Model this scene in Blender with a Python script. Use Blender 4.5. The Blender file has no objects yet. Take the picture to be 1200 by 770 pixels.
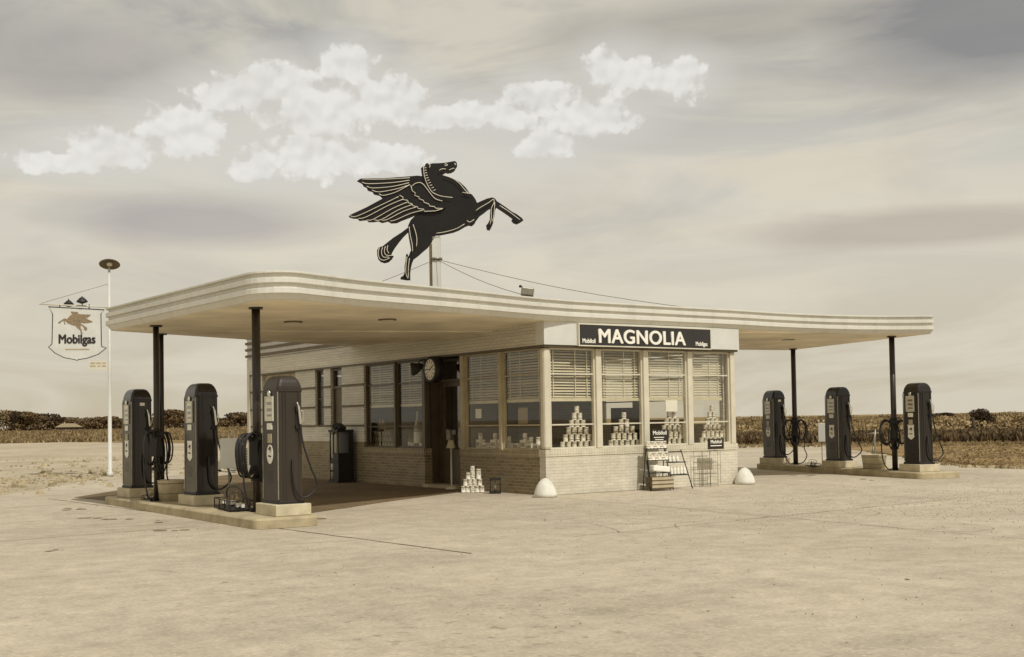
import bpy, bmesh, math, random
from mathutils import Vector, Matrix
random.seed(7)
R = math.radians
sc = bpy.context.scene
col = sc.collection

# ------------------------------------------------------------------ colours / materials
def lin(v):
    v /= 255.0
    return v/12.92 if v <= .04045 else ((v+.055)/1.055)**2.4
def S(r, g, b): return (lin(r), lin(g), lin(b), 1)

def newmat(name):
    m = bpy.data.materials.new(name); m.use_nodes = True
    nt = m.node_tree; b = nt.nodes['Principled BSDF']
    return m, nt, b
def nd(nt, t, **kw):
    n = nt.nodes.new(t)
    for k, v in kw.items():
        if hasattr(n, k) and k not in ('Scale',): setattr(n, k, v)
    return n
def mixc(nt, fac, a, b, mode='MIX'):
    n = nt.nodes.new('ShaderNodeMix'); n.data_type = 'RGBA'; n.blend_type = mode
    for i, v in ((0, fac), (6, a), (7, b)):
        if hasattr(v, 'links'): nt.links.new(v, n.inputs[i])
        else: n.inputs[i].default_value = v
    return n.outputs[2]
def noise(nt, scale, detail=4, vec=None, rough=.55):
    n = nt.nodes.new('ShaderNodeTexNoise'); n.inputs['Scale'].default_value = scale
    n.inputs['Detail'].default_value = detail; n.inputs['Roughness'].default_value = rough
    if vec: nt.links.new(vec, n.inputs['Vector'])
    return n.outputs['Fac']
def ramp(nt, src, p0, c0, p1, c1):
    r = nt.nodes.new('ShaderNodeValToRGB'); nt.links.new(src, r.inputs[0])
    e = r.color_ramp.elements; e[0].position = p0; e[0].color = c0; e[1].position = p1; e[1].color = c1
    return r.outputs[0]
def val(v): return (v, v, v, 1)
def coord(nt, scale=(1, 1, 1)):
    t = nt.nodes.new('ShaderNodeTexCoord'); m = nt.nodes.new('ShaderNodeMapping')
    m.inputs['Scale'].default_value = scale; nt.links.new(t.outputs['Object'], m.inputs[0]); return m.outputs[0]
def bump(nt, b, h, strength=.3, dist=.01):
    n = nt.nodes.new('ShaderNodeBump'); n.inputs['Strength'].default_value = strength
    n.inputs['Distance'].default_value = dist
    nt.links.new(h, n.inputs['Height']); nt.links.new(n.outputs[0], b.inputs['Normal'])

def paint(name, c, rough=.5, var=.12, scale=3, metal=0, spec=.5, bmp=0, streak=False):
    m, nt, b = newmat(name)
    v = coord(nt, (1, 1, .25) if streak else (1, 1, 1))
    n = noise(nt, scale, 6, v)
    dark = tuple(x*(1-var*2) for x in c[:3])+(1,)
    lite = tuple(min(1, x*(1+var)) for x in c[:3])+(1,)
    nt.links.new(ramp(nt, n, .3, dark, .65, lite), b.inputs['Base Color'])
    b.inputs['Roughness'].default_value = rough; b.inputs['Metallic'].default_value = metal
    b.inputs['Specular IOR Level'].default_value = spec
    if bmp: bump(nt, b, noise(nt, 40, 4, v), bmp, .004)
    return m

def brick(name, c1, c2, mortar, bw=.205, bh=.067, ms=.008, rough=.6, soldier=False, bs=.5):
    m, nt, b = newmat(name)
    t = nt.nodes.new('ShaderNodeTexCoord'); s = nt.nodes.new('ShaderNodeSeparateXYZ')
    nt.links.new(t.outputs['Object'], s.inputs[0])
    a = nt.nodes.new('ShaderNodeMath'); a.operation = 'ADD'
    nt.links.new(s.outputs[0], a.inputs[0]); nt.links.new(s.outputs[1], a.inputs[1])
    cb = nt.nodes.new('ShaderNodeCombineXYZ')
    nt.links.new(a.outputs[0], cb.inputs[0]); nt.links.new(s.outputs[2], cb.inputs[1])
    k = nt.nodes.new('ShaderNodeTexBrick'); nt.links.new(cb.outputs[0], k.inputs['Vector'])
    k.inputs['Color1'].default_value = c1; k.inputs['Color2'].default_value = c2
    k.inputs['Mortar'].default_value = mortar; k.inputs['Scale'].default_value = 1
    k.inputs['Mortar Size'].default_value = ms; k.inputs['Mortar Smooth'].default_value = .3
    k.inputs['Bias'].default_value = 0
    k.inputs['Brick Width'].default_value = bw; k.inputs['Row Height'].default_value = bh
    if soldier: k.offset = 0
    n = noise(nt, 2.2, 7); n2 = noise(nt, 22, 3)
    c = mixc(nt, 1, k.outputs['Color'], ramp(nt, n, .3, val(.78), .7, val(1.08)), 'MULTIPLY')
    c = mixc(nt, 1, c, ramp(nt, n2, .3, val(.88), .7, val(1.08)), 'MULTIPLY')
    nt.links.new(c, b.inputs['Base Color']); b.inputs['Roughness'].default_value = rough
    inv = nt.nodes.new('ShaderNodeMath'); inv.operation = 'SUBTRACT'; inv.inputs[0].default_value = 1
    nt.links.new(k.outputs['Fac'], inv.inputs[1]); bump(nt, b, inv.outputs[0], bs, .006)
    return m

M = {}
M['white_brick'] = brick('white_brick', S(212,206,188), S(220,214,198), S(190,182,160), bs=.3)
M['buff_shade_brick'] = brick('buff_shade_brick', S(120,104,76), S(146,130,98), S(164,150,118), bs=.4)  # buff brick, darkened further to put the side walls' shade into its colour
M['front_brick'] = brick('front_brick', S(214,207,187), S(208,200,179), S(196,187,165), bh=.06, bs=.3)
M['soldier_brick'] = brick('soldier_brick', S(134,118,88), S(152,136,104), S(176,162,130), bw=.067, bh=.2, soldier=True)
M['soldier_light'] = brick('soldier_light', S(208,200,176), S(216,208,186), S(190,180,154), bw=.067, bh=.2, soldier=True)
M['white'] = paint('white_paint', S(206,205,196), .5, .04, 2.5, bmp=.05)
def weathered(name, c, rough=.5, amt=.055):
    m, nt, b = newmat(name)
    n1 = noise(nt, 5, 6, coord(nt, (1, 1, .12)), .65); n2 = noise(nt, .7, 5, coord(nt)); n3 = noise(nt, 30, 3, coord(nt))
    c1 = mixc(nt, ramp(nt, n1, .30, val(1), .52, val(0)), c, tuple(q*(1-amt*2.2) for q in c[:3])+(1,))
    c1 = mixc(nt, 1, c1, ramp(nt, n2, .3, val(1-amt), .65, val(1.03)), 'MULTIPLY')
    c1 = mixc(nt, 1, c1, ramp(nt, n3, .3, val(.95), .7, val(1.03)), 'MULTIPLY')
    nt.links.new(c1, b.inputs['Base Color']); b.inputs['Roughness'].default_value = rough
    bump(nt, b, n2, .25, .02); return m
M['fascia'] = weathered('fascia_paint', S(212,209,197))
M['offwhite'] = paint('offwhite_paint', S(210,204,184), .5, .07, 2)
M['soffit'] = paint('soffit_plaster', S(240,228,202), .6, .14, .7, bmp=.1)
M['tan'] = paint('tan_paint', S(178,165,134), .55, .08, 3)
M['cream_frame'] = paint('window_frame_paint', S(206,198,176), .45, .05, 3)
M['dark_frame'] = paint('dark_frame_paint', S(92,80,58), .45, .1, 4)
M['dark'] = paint('dark_enamel', S(52,45,40), .3, .15, 3, spec=.5)
M['pump'] = paint('pump_enamel', S(34,29,25), .17, .12, 2.0, spec=.55, streak=True)
M['pump_brown'] = paint('pump_enamel_brown', S(50,41,31), .45, .12, 2.0, spec=.5, streak=True)  # browner, lighter and rougher than the enamel of the other pumps
M['black'] = paint('black_rubber', S(32,27,23), .55, .1, 6)
M['string'] = paint('dark_string_course', S(104,90,66), .6, .12, 5)
M['metal'] = paint('dull_metal', S(150,144,128), .4, .1, 8, metal=.6)
M['chrome'] = paint('bright_metal', S(215,212,200), .18, .03, 8, metal=.9)
M['post'] = paint('dark_post_paint', S(50,42,33), .32, .14, 3, streak=True)
M['pegasus'] = paint('red_sheet_enamel', S(27,23,21),.5,.15,2,spec=.3)
M['pegasus_small'] = paint('sign_horse_paint', S(140,120,92), .5, .15, 20)
M['tube'] = paint('glass_neon_tube', S(222,214,192), .25, .03, 8)
M['paper'] = paint('paper_card', S(236,232,218), .7, .03, 5)
M['card_grey'] = paint('grey_card', S(150,138,110), .7, .05, 5)
M['wood'] = paint('bare_wood', S(92,77,54), .7, .2, 12)
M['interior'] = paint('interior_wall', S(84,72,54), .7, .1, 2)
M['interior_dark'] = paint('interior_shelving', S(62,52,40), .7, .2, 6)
M['dome'] = paint('whitewashed_concrete', S(220,217,204), .6, .09, 3.5, bmp=.35)
M['emblem'] = paint('emblem_paint', S(60,48,38), .5, .1, 30)
M['kerb'] = paint('kerb_concrete', S(172,158,126), .85, .14, 3.5, bmp=.5)
M['pedestal'] = paint('pedestal_concrete', S(196,184,154), .8, .1, 5, bmp=.4)
M['roofing'] = paint('roof_gravel', S(120,108,84), .9, .15, 5)
M['bark'] = paint('bark', S(70,58,42), .9, .2, 6)
M['shingle'] = paint('pale_roof', S(142,126,96), .8, .12, 1.5)
M['lamp_glass'] = paint('frosted_glass', S(215,210,190), .3, .03, 5)
M['bottle'] = paint('amber_glass', S(120,98,62), .15, .15, 12, spec=.7)
M['rubble'] = paint('broken_concrete', S(162,147,115), .9, .3, 3, bmp=.4)

def leafmat(name, c, var=.22):
    m, nt, b = newmat(name)
    n = noise(nt, .09, 9, None, .72)
    nt.links.new(ramp(nt, n, .3, tuple(x*(1-var) for x in c[:3])+(1,), .7, tuple(x*(1+var) for x in c[:3])+(1,)), b.inputs['Base Color'])
    b.inputs['Roughness'].default_value = .75; b.inputs['Specular IOR Level'].default_value = .2
    return m
M['leaf'] = leafmat('dry_foliage', S(108,88,60))
M['leaf_dark'] = leafmat('dark_foliage', S(72,58,40))
M['weed'] = leafmat('dark_weeds', S(106,87,59))
M['scrub'] = leafmat('dry_scrub', S(156,136,98))
M['scrub_dark'] = leafmat('brown_scrub', S(118,100,71))

def glassmat():
    m, nt, b = newmat('window_glass')
    out = nt.nodes['Material Output']; nt.nodes.remove(b)
    tr = nt.nodes.new('ShaderNodeBsdfTransparent'); tr.inputs[0].default_value = (.94,.93,.89,1)
    gl = nt.nodes.new('ShaderNodeBsdfGlossy'); gl.inputs['Roughness'].default_value = .02
    gl.inputs[0].default_value = (1,1,1,1)
    lw = nt.nodes.new('ShaderNodeLayerWeight'); lw.inputs[0].default_value = .5
    pw = nt.nodes.new('ShaderNodeMath'); pw.operation = 'POWER'; pw.inputs[1].default_value = 5
    nt.links.new(lw.outputs['Facing'], pw.inputs[0])
    mul = nt.nodes.new('ShaderNodeMath'); mul.operation = 'MULTIPLY_ADD'; mul.inputs[1].default_value = .9; mul.inputs[2].default_value = .075
    nt.links.new(pw.outputs[0], mul.inputs[0])
    mx = nt.nodes.new('ShaderNodeMixShader'); nt.links.new(mul.outputs[0], mx.inputs[0])
    nt.links.new(tr.outputs[0], mx.inputs[1]); nt.links.new(gl.outputs[0], mx.inputs[2])
    nt.links.new(mx.outputs[0], out.inputs[0]); return m
M['glass'] = glassmat()

def signmat():
    m = paint('sign_enamel', S(30,25,22), .12, .08, 4, spec=.8); return m
M['sign'] = signmat()

# ------------------------------------------------------------------ mesh helpers
class MB:
    def __init__(s): s.bm = bmesh.new(); s.mats = []
    def mi(s, m):
        if m is None: return 0
        if m not in s.mats: s.mats.append(m)
        return s.mats.index(m)
    def box(s, x0, x1, y0, y1, z0, z1, m=None, mtx=None, bev=0):
        vs = [s.bm.verts.new(v) for v in ((x0,y0,z0),(x1,y0,z0),(x1,y1,z0),(x0,y1,z0),(x0,y0,z1),(x1,y0,z1),(x1,y1,z1),(x0,y1,z1))]
        fs = [s.bm.faces.new([vs[i] for i in f]) for f in ((0,3,2,1),(4,5,6,7),(0,1,5,4),(1,2,6,5),(2,3,7,6),(3,0,4,7))]
        k = s.mi(m)
        for f in fs: f.material_index = k
        if bev:
            es = list({e for f in fs for e in f.edges})
            r = bmesh.ops.bevel(s.bm, geom=es, offset=bev, segments=2, affect='EDGES', profile=.5)
            vs = list({v for f in r['faces'] for v in f.verts} | {v for v in vs if v.is_valid})
            for f in {f for v in vs for f in v.link_faces}: f.material_index = k
        if mtx: bmesh.ops.transform(s.bm, matrix=mtx, verts=[v for v in vs if v.is_valid])
        return s
    def loft(s, rings, m=None, close=True, cap=True, smooth=False):
        k = s.mi(m); vr = [[s.bm.verts.new(p) for p in r] for r in rings]
        n = len(vr[0])
        for a, b in zip(vr, vr[1:]):
            for i in range(n if close else n-1):
                f = s.bm.faces.new((a[i], a[(i+1) % n], b[(i+1) % n], b[i])); f.material_index = k; f.smooth = smooth
        if cap:
            f = s.bm.faces.new(list(reversed(vr[0]))); f.material_index = k
            f = s.bm.faces.new(vr[-1]); f.material_index = k
        return s
    def lathe(s, prof, c=(0,0,0), m=None, n=24, mtx=None, smooth=True, cap=True):
        rings = []
        for r, z in prof:
            ring = [Vector((r*math.cos(2*math.pi*i/n), r*math.sin(2*math.pi*i/n), z)) for i in range(n)]
            if mtx: ring = [mtx @ p for p in ring]
            rings.append([p+Vector(c) for p in ring])
        return s.loft(rings, m, True, cap, smooth)
    def tube(s, pts, r, m=None, n=8, closed=False, smooth=True):
        pts = [Vector(p) for p in pts]; rings = []; N = len(pts)
        up = Vector((0,0,1))
        prev = None
        for i, p in enumerate(pts):
            if closed: t = pts[(i+1) % N]-pts[i-1]
            else: t = pts[min(i+1, N-1)]-pts[max(i-1, 0)]
            t = t.normalized() if t.length > 1e-9 else Vector((0,0,1))
            if prev is None: a = t.cross(up if abs(t.z) < .95 else Vector((1,0,0))).normalized()
            else:
                a = prev-t*prev.dot(t)
                a = a.normalized() if a.length > 1e-6 else t.orthogonal().normalized()
            prev = a; b = t.cross(a)
            rr = r[i] if isinstance(r, (list, tuple)) else r
            rings.append([p+a*rr*math.cos(2*math.pi*j/n)+b*rr*math.sin(2*math.pi*j/n) for j in range(n)])
        if closed: rings.append(rings[0]); return s.loft(rings, m, True, False, smooth)
        return s.loft(rings, m, True, True, smooth)
    def prism(s, poly, depth, m=None, mtx=None, z0=0, edge=None):
        """poly in local XZ plane, thickness along local Y"""
        k = s.mi(m); n = len(poly)
        a = [s.bm.verts.new((x, z0, z)) for x, z in poly]; b = [s.bm.verts.new((x, z0+depth, z)) for x, z in poly]
        fs = [s.bm.faces.new(a), s.bm.faces.new(list(reversed(b)))]
        for i in range(n): fs.append(s.bm.faces.new((a[i], b[i], b[(i+1) % n], a[(i+1) % n])))
        for f in fs: f.material_index = k
        if mtx: bmesh.ops.transform(s.bm, matrix=mtx, verts=a+b)
        return s
    def build(s, name, mat=None, parent=None, loc=None, rz=0):
        s.bm.normal_update()
        bmesh.ops.triangulate(s.bm, faces=[f for f in s.bm.faces if len(f.verts) > 4], ngon_method='EAR_CLIP')
        bmesh.ops.recalc_face_normals(s.bm, faces=s.bm.faces[:])
        me = bpy.data.meshes.new(name); s.bm.to_mesh(me); s.bm.free()
        if mat: me.materials.append(mat)
        for m in s.mats: me.materials.append(m)
        o = bpy.data.objects.new(name, me); col.objects.link(o)
        if parent: o.parent = parent
        if loc: o.location = loc
        if rz: o.rotation_euler[2] = rz
        return o

def smooth_pts(pts, k=6):
    P = [Vector(p) for p in pts]; out = []
    for i in range(len(P)-1):
        p0, p1, p2, p3 = P[max(i-1, 0)], P[i], P[i+1], P[min(i+2, len(P)-1)]
        for j in range(k):
            t = j/k
            out.append(.5*((2*p1)+(-p0+p2)*t+(2*p0-5*p1+4*p2-p3)*t*t+(-p0+3*p1-3*p2+p3)*t**3))
    out.append(P[-1]); return out

def tag(o, label=None, cat=None, group=None, kind=None):
    if label: o['label'] = label
    if cat: o['category'] = cat
    if group: o['group'] = group
    if kind: o['kind'] = kind
    return o
def empty(name, loc=(0,0,0), rz=0, label=None, cat=None, group=None):
    o = bpy.data.objects.new(name, None); col.objects.link(o); o.location = loc; o.rotation_euler[2] = rz
    o.empty_display_size = .2
    return tag(o, label, cat, group)
def copy_tree(o, parent=None):
    c = o.copy(); col.objects.link(c)
    if parent: c.parent = parent
    for ch in list(o.children): copy_tree(ch, c)
    return c
def text(s, name, size, mat, parent, mtx, extrude=.01, offset=0, xs=1, space=1, align='CENTER'):
    cu = bpy.data.curves.new(name, 'FONT'); cu.body = s; cu.size = size; cu.extrude = extrude
    cu.align_x = align; cu.align_y = 'BOTTOM_BASELINE'; cu.space_character = space
    t = bpy.data.objects.new(name+'_src', cu); col.objects.link(t)
    bpy.context.view_layer.update()
    dg = bpy.context.evaluated_depsgraph_get()
    me = bpy.data.meshes.new_from_object(t.evaluated_get(dg))
    bpy.data.objects.remove(t); bpy.data.curves.remove(cu)
    me.transform(Matrix.Diagonal((xs, 1, 1, 1)))
    if offset:      # embolden: shifted copies, each a hair proud of the last
        bm = bmesh.new(); steps = ((0,0),(-offset,0),(offset,0),(0,offset*.7),(0,-offset*.7))
        for q, (dx, dy) in enumerate(steps):
            m2 = me.copy(); m2.transform(Matrix.Translation((dx, dy, q*.0006))); bm.from_mesh(m2); bpy.data.meshes.remove(m2)
        bm.to_mesh(me); bm.free()
    me.transform(mtx); me.materials.clear(); me.materials.append(mat)
    o = bpy.data.objects.new(name, me); col.objects.link(o); o.parent = parent
    return o
# text lies in XY facing +Z; FRONT turns it to stand in XZ facing -Y
FRONT = Matrix.Rotation(R(90), 4, 'X')
def face(x, y, z, yaw=0): return Matrix.Translation((x, y, z)) @ Matrix.Rotation(yaw, 4, 'Z') @ FRONT

# ------------------------------------------------------------------ ground
def groundmat(name, light, dark, sc1, rough=.9, bs=.3, cracks=False, stain=0):
    m, nt, b = newmat(name); v = coord(nt)
    n1 = noise(nt, sc1, 8, v, .62); n2 = noise(nt, sc1*14, 6, v, .7); n3 = noise(nt, sc1*120, 3, v, .6)
    c = ramp(nt, n1, .32, dark, .62, light)
    c = mixc(nt, 1, c, ramp(nt, n2, .3, val(.8), .65, val(1.1)), 'MULTIPLY')
    c = mixc(nt, 1, c, ramp(nt, n3, .3, val(.86), .7, val(1.1)), 'MULTIPLY')
    if stain:
        v2 = coord(nt, (.16, .5, 1)); n4 = noise(nt, 1.1, 5, v2, .6)
        c = mixc(nt, 1, c, ramp(nt, n4, .30, val(1-stain), .52, val(1)), 'MULTIPLY')
        v3 = coord(nt, (.8, .25, 1)); n5 = noise(nt, 1.0, 6, v3, .65)
        c = mixc(nt, 1, c, ramp(nt, n5, .32, val(1-stain*.7), .5, val(1)), 'MULTIPLY')
    n6 = noise(nt, 7, 3, v, .55); n7 = noise(nt, .14, 4, v, .6)
    sp_ = nt.nodes.new('ShaderNodeMath'); sp_.operation = 'MULTIPLY'
    nt.links.new(ramp(nt, n6, .58, val(0), .70, val(1)), sp_.inputs[0]); nt.links.new(ramp(nt, n7, .42, val(.15), .6, val(1)), sp_.inputs[1])
    c = mixc(nt, sp_.outputs[0], c, tuple(q*.62 for q in dark[:3])+(1,))
    n8 = noise(nt, 26, 2, v, .5)
    c = mixc(nt, ramp(nt, n8, .62, val(0), .72, val(.5)), c, tuple(min(1,q*1.35) for q in light[:3])+(1,))
    nt.links.new(c, b.inputs['Base Color']); b.inputs['Roughness'].default_value = rough
    b.inputs['Specular IOR Level'].default_value = .2
    bump(nt, b, n2, bs, .03)
    return m
M['field'] = groundmat('dry_field', S(158,136,94), S(118,98,65), .02, bs=.6)
M['dirt'] = groundmat('bare_dirt', S(190,177,152), S(166,152,126), .12, bs=.8, stain=.12)
M['concrete'] = groundmat('worn_concrete', S(194,182,160), S(178,166,144), .2, bs=.2, stain=.16)
M['shaded_paving'] = groundmat('canopy_shaded_paving', S(128,110,82), S(102,86,62), .35, bs=.2, stain=.2)  # paving tone darkened to carry the canopy's shade in its colour
M['verge'] = groundmat('rough_verge', S(160,134,90), S(118,96,62), .5, bs=1.0, stain=.2)
M['joint'] = paint('joint_tar', S(104,90,66), .9, .25, 3)

def sheet(name, poly, z, mat, sub=0):
    bm = bmesh.new(); bm.faces.new([bm.verts.new((x, y, z)) for x, y in poly])
    bmesh.ops.triangulate(bm, faces=bm.faces[:]); bmesh.ops.recalc_face_normals(bm, faces=bm.faces[:])
    for f in bm.faces:
        if f.normal.z < 0: f.normal_flip()
    me = bpy.data.meshes.new(name); bm.to_mesh(me); bm.free(); me.materials.append(mat)
    o = bpy.data.objects.new(name, me); col.objects.link(o); return tag(o, kind='structure')
def ragged(a, b, n, amp, seed=1):
    rr = random.Random(seed); out = []
    for i in range(n+1):
        t = i/n; x = a[0]+(b[0]-a[0])*t; y = a[1]+(b[1]-a[1])*t
        out.append((x+rr.uniform(-amp, amp), y+rr.uniform(-amp, amp)))
    return out
sheet('ground', [(-4000,-4000),(4000,-4000),(4000,4000),(-4000,4000)], -.03, M['field'])
# the bare lot on the left reaches back a long way, the paved apron on the right stops at a rough verge
lot = [(-120,-80)] + [(40,-80),(26,-22)] + ragged((17.5,-8),(14.9,.2), 14, .12, 3) + ragged((14.9,.4),(21,7.6), 12, .2, 4) + ragged((21.3,8),(32,19.5), 12, .35, 5) + ragged((33,22),(24,62), 10, .8, 6) + ragged((24,64),(17,106), 10, 1.2, 7) + ragged((15,108),(-60,170), 20, 1.5, 8) + [(-120,190)]
sheet('dirt_lot', lot, -.012, M['dirt'])
pad = [(-60,-70),(34,-70),(24,-22)] + ragged((16.9,-8),(14.5,.2), 10, .08, 13) + ragged((14.5,.6),(20.4,7.8), 10, .1, 14) + ragged((20.6,8.4),(28,18), 8, .15, 15) + ragged((26,19),(8,20), 8, .1, 16) + ragged((7,19.5),(-2,20), 10, .15, 17) + ragged((-2.6,19.2),(-7.4,10.5), 10, .12, 18) + ragged((-8,9.8),(-40,-2), 12, .15, 19)
sheet('pavement', pad, -.004, M['concrete'])
sheet('canopy_shade', [(-6.3,-1.2),(-2.6,1.2),(-.02,2.6),(-.02,14.9),(-.6,15.2),(-4.2,11.2),(-7.1,7.4),(-6.9,5.4),(-6.35,4.9)], 0.0, M['shaded_paving'])  # dark sheet laid under the canopy, its shade painted onto the paving
verge = ragged((15.2,-9),(15.1,.4),10,.15,23)+ragged((15.3,.8),(21.6,8.0),10,.15,24)+ragged((22,8.4),(31,19),10,.2,25)+[(44,18.4),(62,10),(60,-12)]
sheet('verge', verge, -.002, M['verge'])

def line_strip(mb, pts, w, z):
    for (x0,y0), (x1,y1) in zip(pts, pts[1:]):
        d = Vector((x1-x0, y1-y0, 0)); n = Vector((-d.y, d.x, 0)).normalized()*w*random.uniform(.35,.65)
        vs = [mb.bm.verts.new((x0+n.x, y0+n.y, z)), mb.bm.verts.new((x0-n.x, y0-n.y, z)), mb.bm.verts.new((x1-n.x, y1-n.y, z)), mb.bm.verts.new((x1+n.x, y1+n.y, z))]
        mb.bm.faces.new(vs)
j = MB()
line_strip(j, ragged((-7.62,7.4),(-6.6,-7.5),40,.012,31), .026, .001)
line_strip(j, ragged((-30,3.6),(-7.64,5.2),30,.012,32), .02, .001)
line_strip(j, ragged((-22,-3.2),(-7.3,-1.6),30,.015,33), .016, .001)
line_strip(j, ragged((-4.6,-6.8),(8.9,-5.9),36,.03,34), .014, .001)
line_strip(j, ragged((-.2,-.9),(-1.2,-14),30,.04,35), .012, .001)
line_strip(j, ragged((-19,-.2),(-7.35,1.6),30,.015,36), .014, .001)
line_strip(j, ragged((.3,-.035),(2.3,-.03),14,.006,38), .03, .001)
line_strip(j, ragged((5.6,-9.5),(6.4,-.6),30,.05,39), .010, .001)
line_strip(j, ragged((8.9,-5.9),(14.4,-4.9),24,.03,40), .012, .001)
for sd in range(9):
    rr_ = random.Random(60+sd); x_ = rr_.uniform(-10,10); y_ = rr_.uniform(-12,-3); pts_ = [(x_,y_)]; a_ = rr_.uniform(0,6.28)
    for k in range(rr_.randint(8,20)): a_ += rr_.gauss(0,.35); x_ += .16*math.cos(a_); y_ += .16*math.sin(a_); pts_.append((x_,y_))
    line_strip(j, pts_, rr_.uniform(.005,.009), .001)
o = j.build('expansion_joints', M['joint']); tag(o, kind='structure')

ob = MB(); rr_ = random.Random(77)
spots_ = [(-5.9,-1.9,.3),(-5.7,.9,.35),(-5.6,3.9,.3),(-8.1,-2.2,.28),(-8.3,1.0,.3),(-8.0,3.6,.25),(8.3,-1.6,.25),(8.9,1.3,.3),(-4.4,.2,.22),(-7.9,-.4,.2)]
for q in range(26): spots_.append((rr_.uniform(-12,12), rr_.uniform(-13,-2), rr_.uniform(.03,.11)))
for (x_, y_, r_) in spots_:
    for q in range(rr_.randint(2,5)):
        cx_, cy_, s_ = x_+rr_.gauss(0,r_*.6), y_+rr_.gauss(0,r_*1.1), r_*rr_.uniform(.1,.42)
        zz_ = .002+.00005*rr_.random()*20+.0001*len(ob.bm.faces)/10
        ob.bm.faces.new([ob.bm.verts.new((cx_+s_*rr_.uniform(.7,1.2)*math.cos(a*.52), cy_+s_*rr_.uniform(.7,1.2)*math.sin(a*.52), zz_)) for a in range(12)])
M['stain'] = groundmat('oil_stain', S(150,137,108), S(128,115,88), 1.2, bs=.1)
o = ob.build('oil_stains', M['stain']); tag(o, kind='structure')

# ------------------------------------------------------------------ service station
st = empty('service_station', (0,0,0), 0, 'low white brick filling station with canopy wings on both sides', 'building')
def wall(x0,x1,y0,y1,z0,z1,mat,name='wall'):
    return MB().box(x0,x1,y0,y1,z0,z1).build(name, mat, st)
W, BB = M['white_brick'], M['buff_shade_brick']
BX = 5.31
ws = MB()   # walls below and between openings
ws.box(0,BX,0,.2,0,.76,M['front_brick'])                       # front, under the windows
ws.box(-.012,BX+.012,-.015,.22,.763,.90,M['soldier_light'])     # front sill course
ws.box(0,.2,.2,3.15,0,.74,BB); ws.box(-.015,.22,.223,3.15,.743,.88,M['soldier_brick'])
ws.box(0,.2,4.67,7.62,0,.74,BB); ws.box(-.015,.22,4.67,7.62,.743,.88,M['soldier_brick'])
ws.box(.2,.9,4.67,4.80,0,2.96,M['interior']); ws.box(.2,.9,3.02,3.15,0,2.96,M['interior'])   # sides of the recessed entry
def pier(y0,y1,lo=1.02):
    ws.box(0,.2,y0,y1,0,lo,BB); ws.box(.002,.2,y0,y1,lo+.002,2.96,W)
pier(7.62,8.84); pier(9.49,9.90); pier(10.42,11.68); pier(14.01,15.0)
ws.box(0,.2,9.90,10.42,0,1.02,BB); ws.box(.002,.2,9.90,10.42,1.022,1.40,W)
ws.box(BX-.2,BX,.2,15,0,1.30,W); ws.box(.2,BX-.2,14.8,15,0,2.96,W)
for a,b in ((4.55,15.0),(3.05,3.3),(.2,.32)): ws.box(BX-.2,BX,a,b,1.302,2.96,W)
ws.build('wall', None, st)
# painted header above the openings
hd = MB()
hd.box(-.05,BX+.05,-.08,.2,2.98,3.448,M['white'])
hd.box(-.05,.2,.202,15.0,2.98,3.448,W)
hd.box(BX-.2,BX+.05,.202,15.0,2.98,3.448,W)
hd.box(-.03,BX+.03,-.05,.2,2.935,2.978,M['dark_frame']); hd.box(-.03,.2,.202,15.0,2.935,2.978,M['dark_frame'])
hd.build('header', None, st)
# string courses across the piers of the rear wing
for z in (1.40,1.90,2.43):
    for a,b in ((7.62,8.84),(9.49,9.90),(10.42,11.68),(14.01,15.0)):
        if z==1.40 and a==9.49: b=9.90
        MB().box(-.022,-.001,a,b,z,z+.05).build('string_course', M['string'], st)
# rear parapet with stripes
pa = MB()
pa.box(-.05,.2,8.4,15.0,3.462,4.05,M['white']); pa.box(.2,BX+.05,14.8,15,3.462,4.05,M['white']); pa.box(BX-.2,BX+.05,8.4,14.8,3.462,4.05,M['white'])
for z in (3.50,3.69,3.88): pa.box(-.10,-.052,8.4,15.04,z,z+.075,M['string'])
pa.box(-.09,.24,8.4,15.05,4.052,4.10,M['offwhite'])
pa.box(-.052,.0,14.86,15.03,0,3.458,M['offwhite'])
pa.build('parapet', None, st)
# floor, partition, ceiling inside
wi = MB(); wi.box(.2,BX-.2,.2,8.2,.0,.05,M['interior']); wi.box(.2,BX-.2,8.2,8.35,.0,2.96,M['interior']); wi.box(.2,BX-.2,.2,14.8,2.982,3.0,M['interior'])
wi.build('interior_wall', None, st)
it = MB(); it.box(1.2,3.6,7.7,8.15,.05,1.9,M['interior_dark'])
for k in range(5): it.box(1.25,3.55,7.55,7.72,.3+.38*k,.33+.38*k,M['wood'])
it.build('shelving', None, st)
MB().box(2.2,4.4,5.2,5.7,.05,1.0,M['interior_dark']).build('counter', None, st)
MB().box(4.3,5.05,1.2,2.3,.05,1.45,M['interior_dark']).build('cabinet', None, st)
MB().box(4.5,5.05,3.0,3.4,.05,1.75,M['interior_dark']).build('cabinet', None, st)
# display ledges behind the glass
MB().box(.2,BX-.2,.2,.62,.80,.895,M['offwhite']).build('display_ledge', None, st)
MB().box(.2,.55,.622,3.02,.80,.885,M['offwhite']).build('display_ledge', None, st)
MB().box(.2,.55,4.8,7.55,.80,.885,M['tan']).build('display_ledge', None, st)

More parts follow.
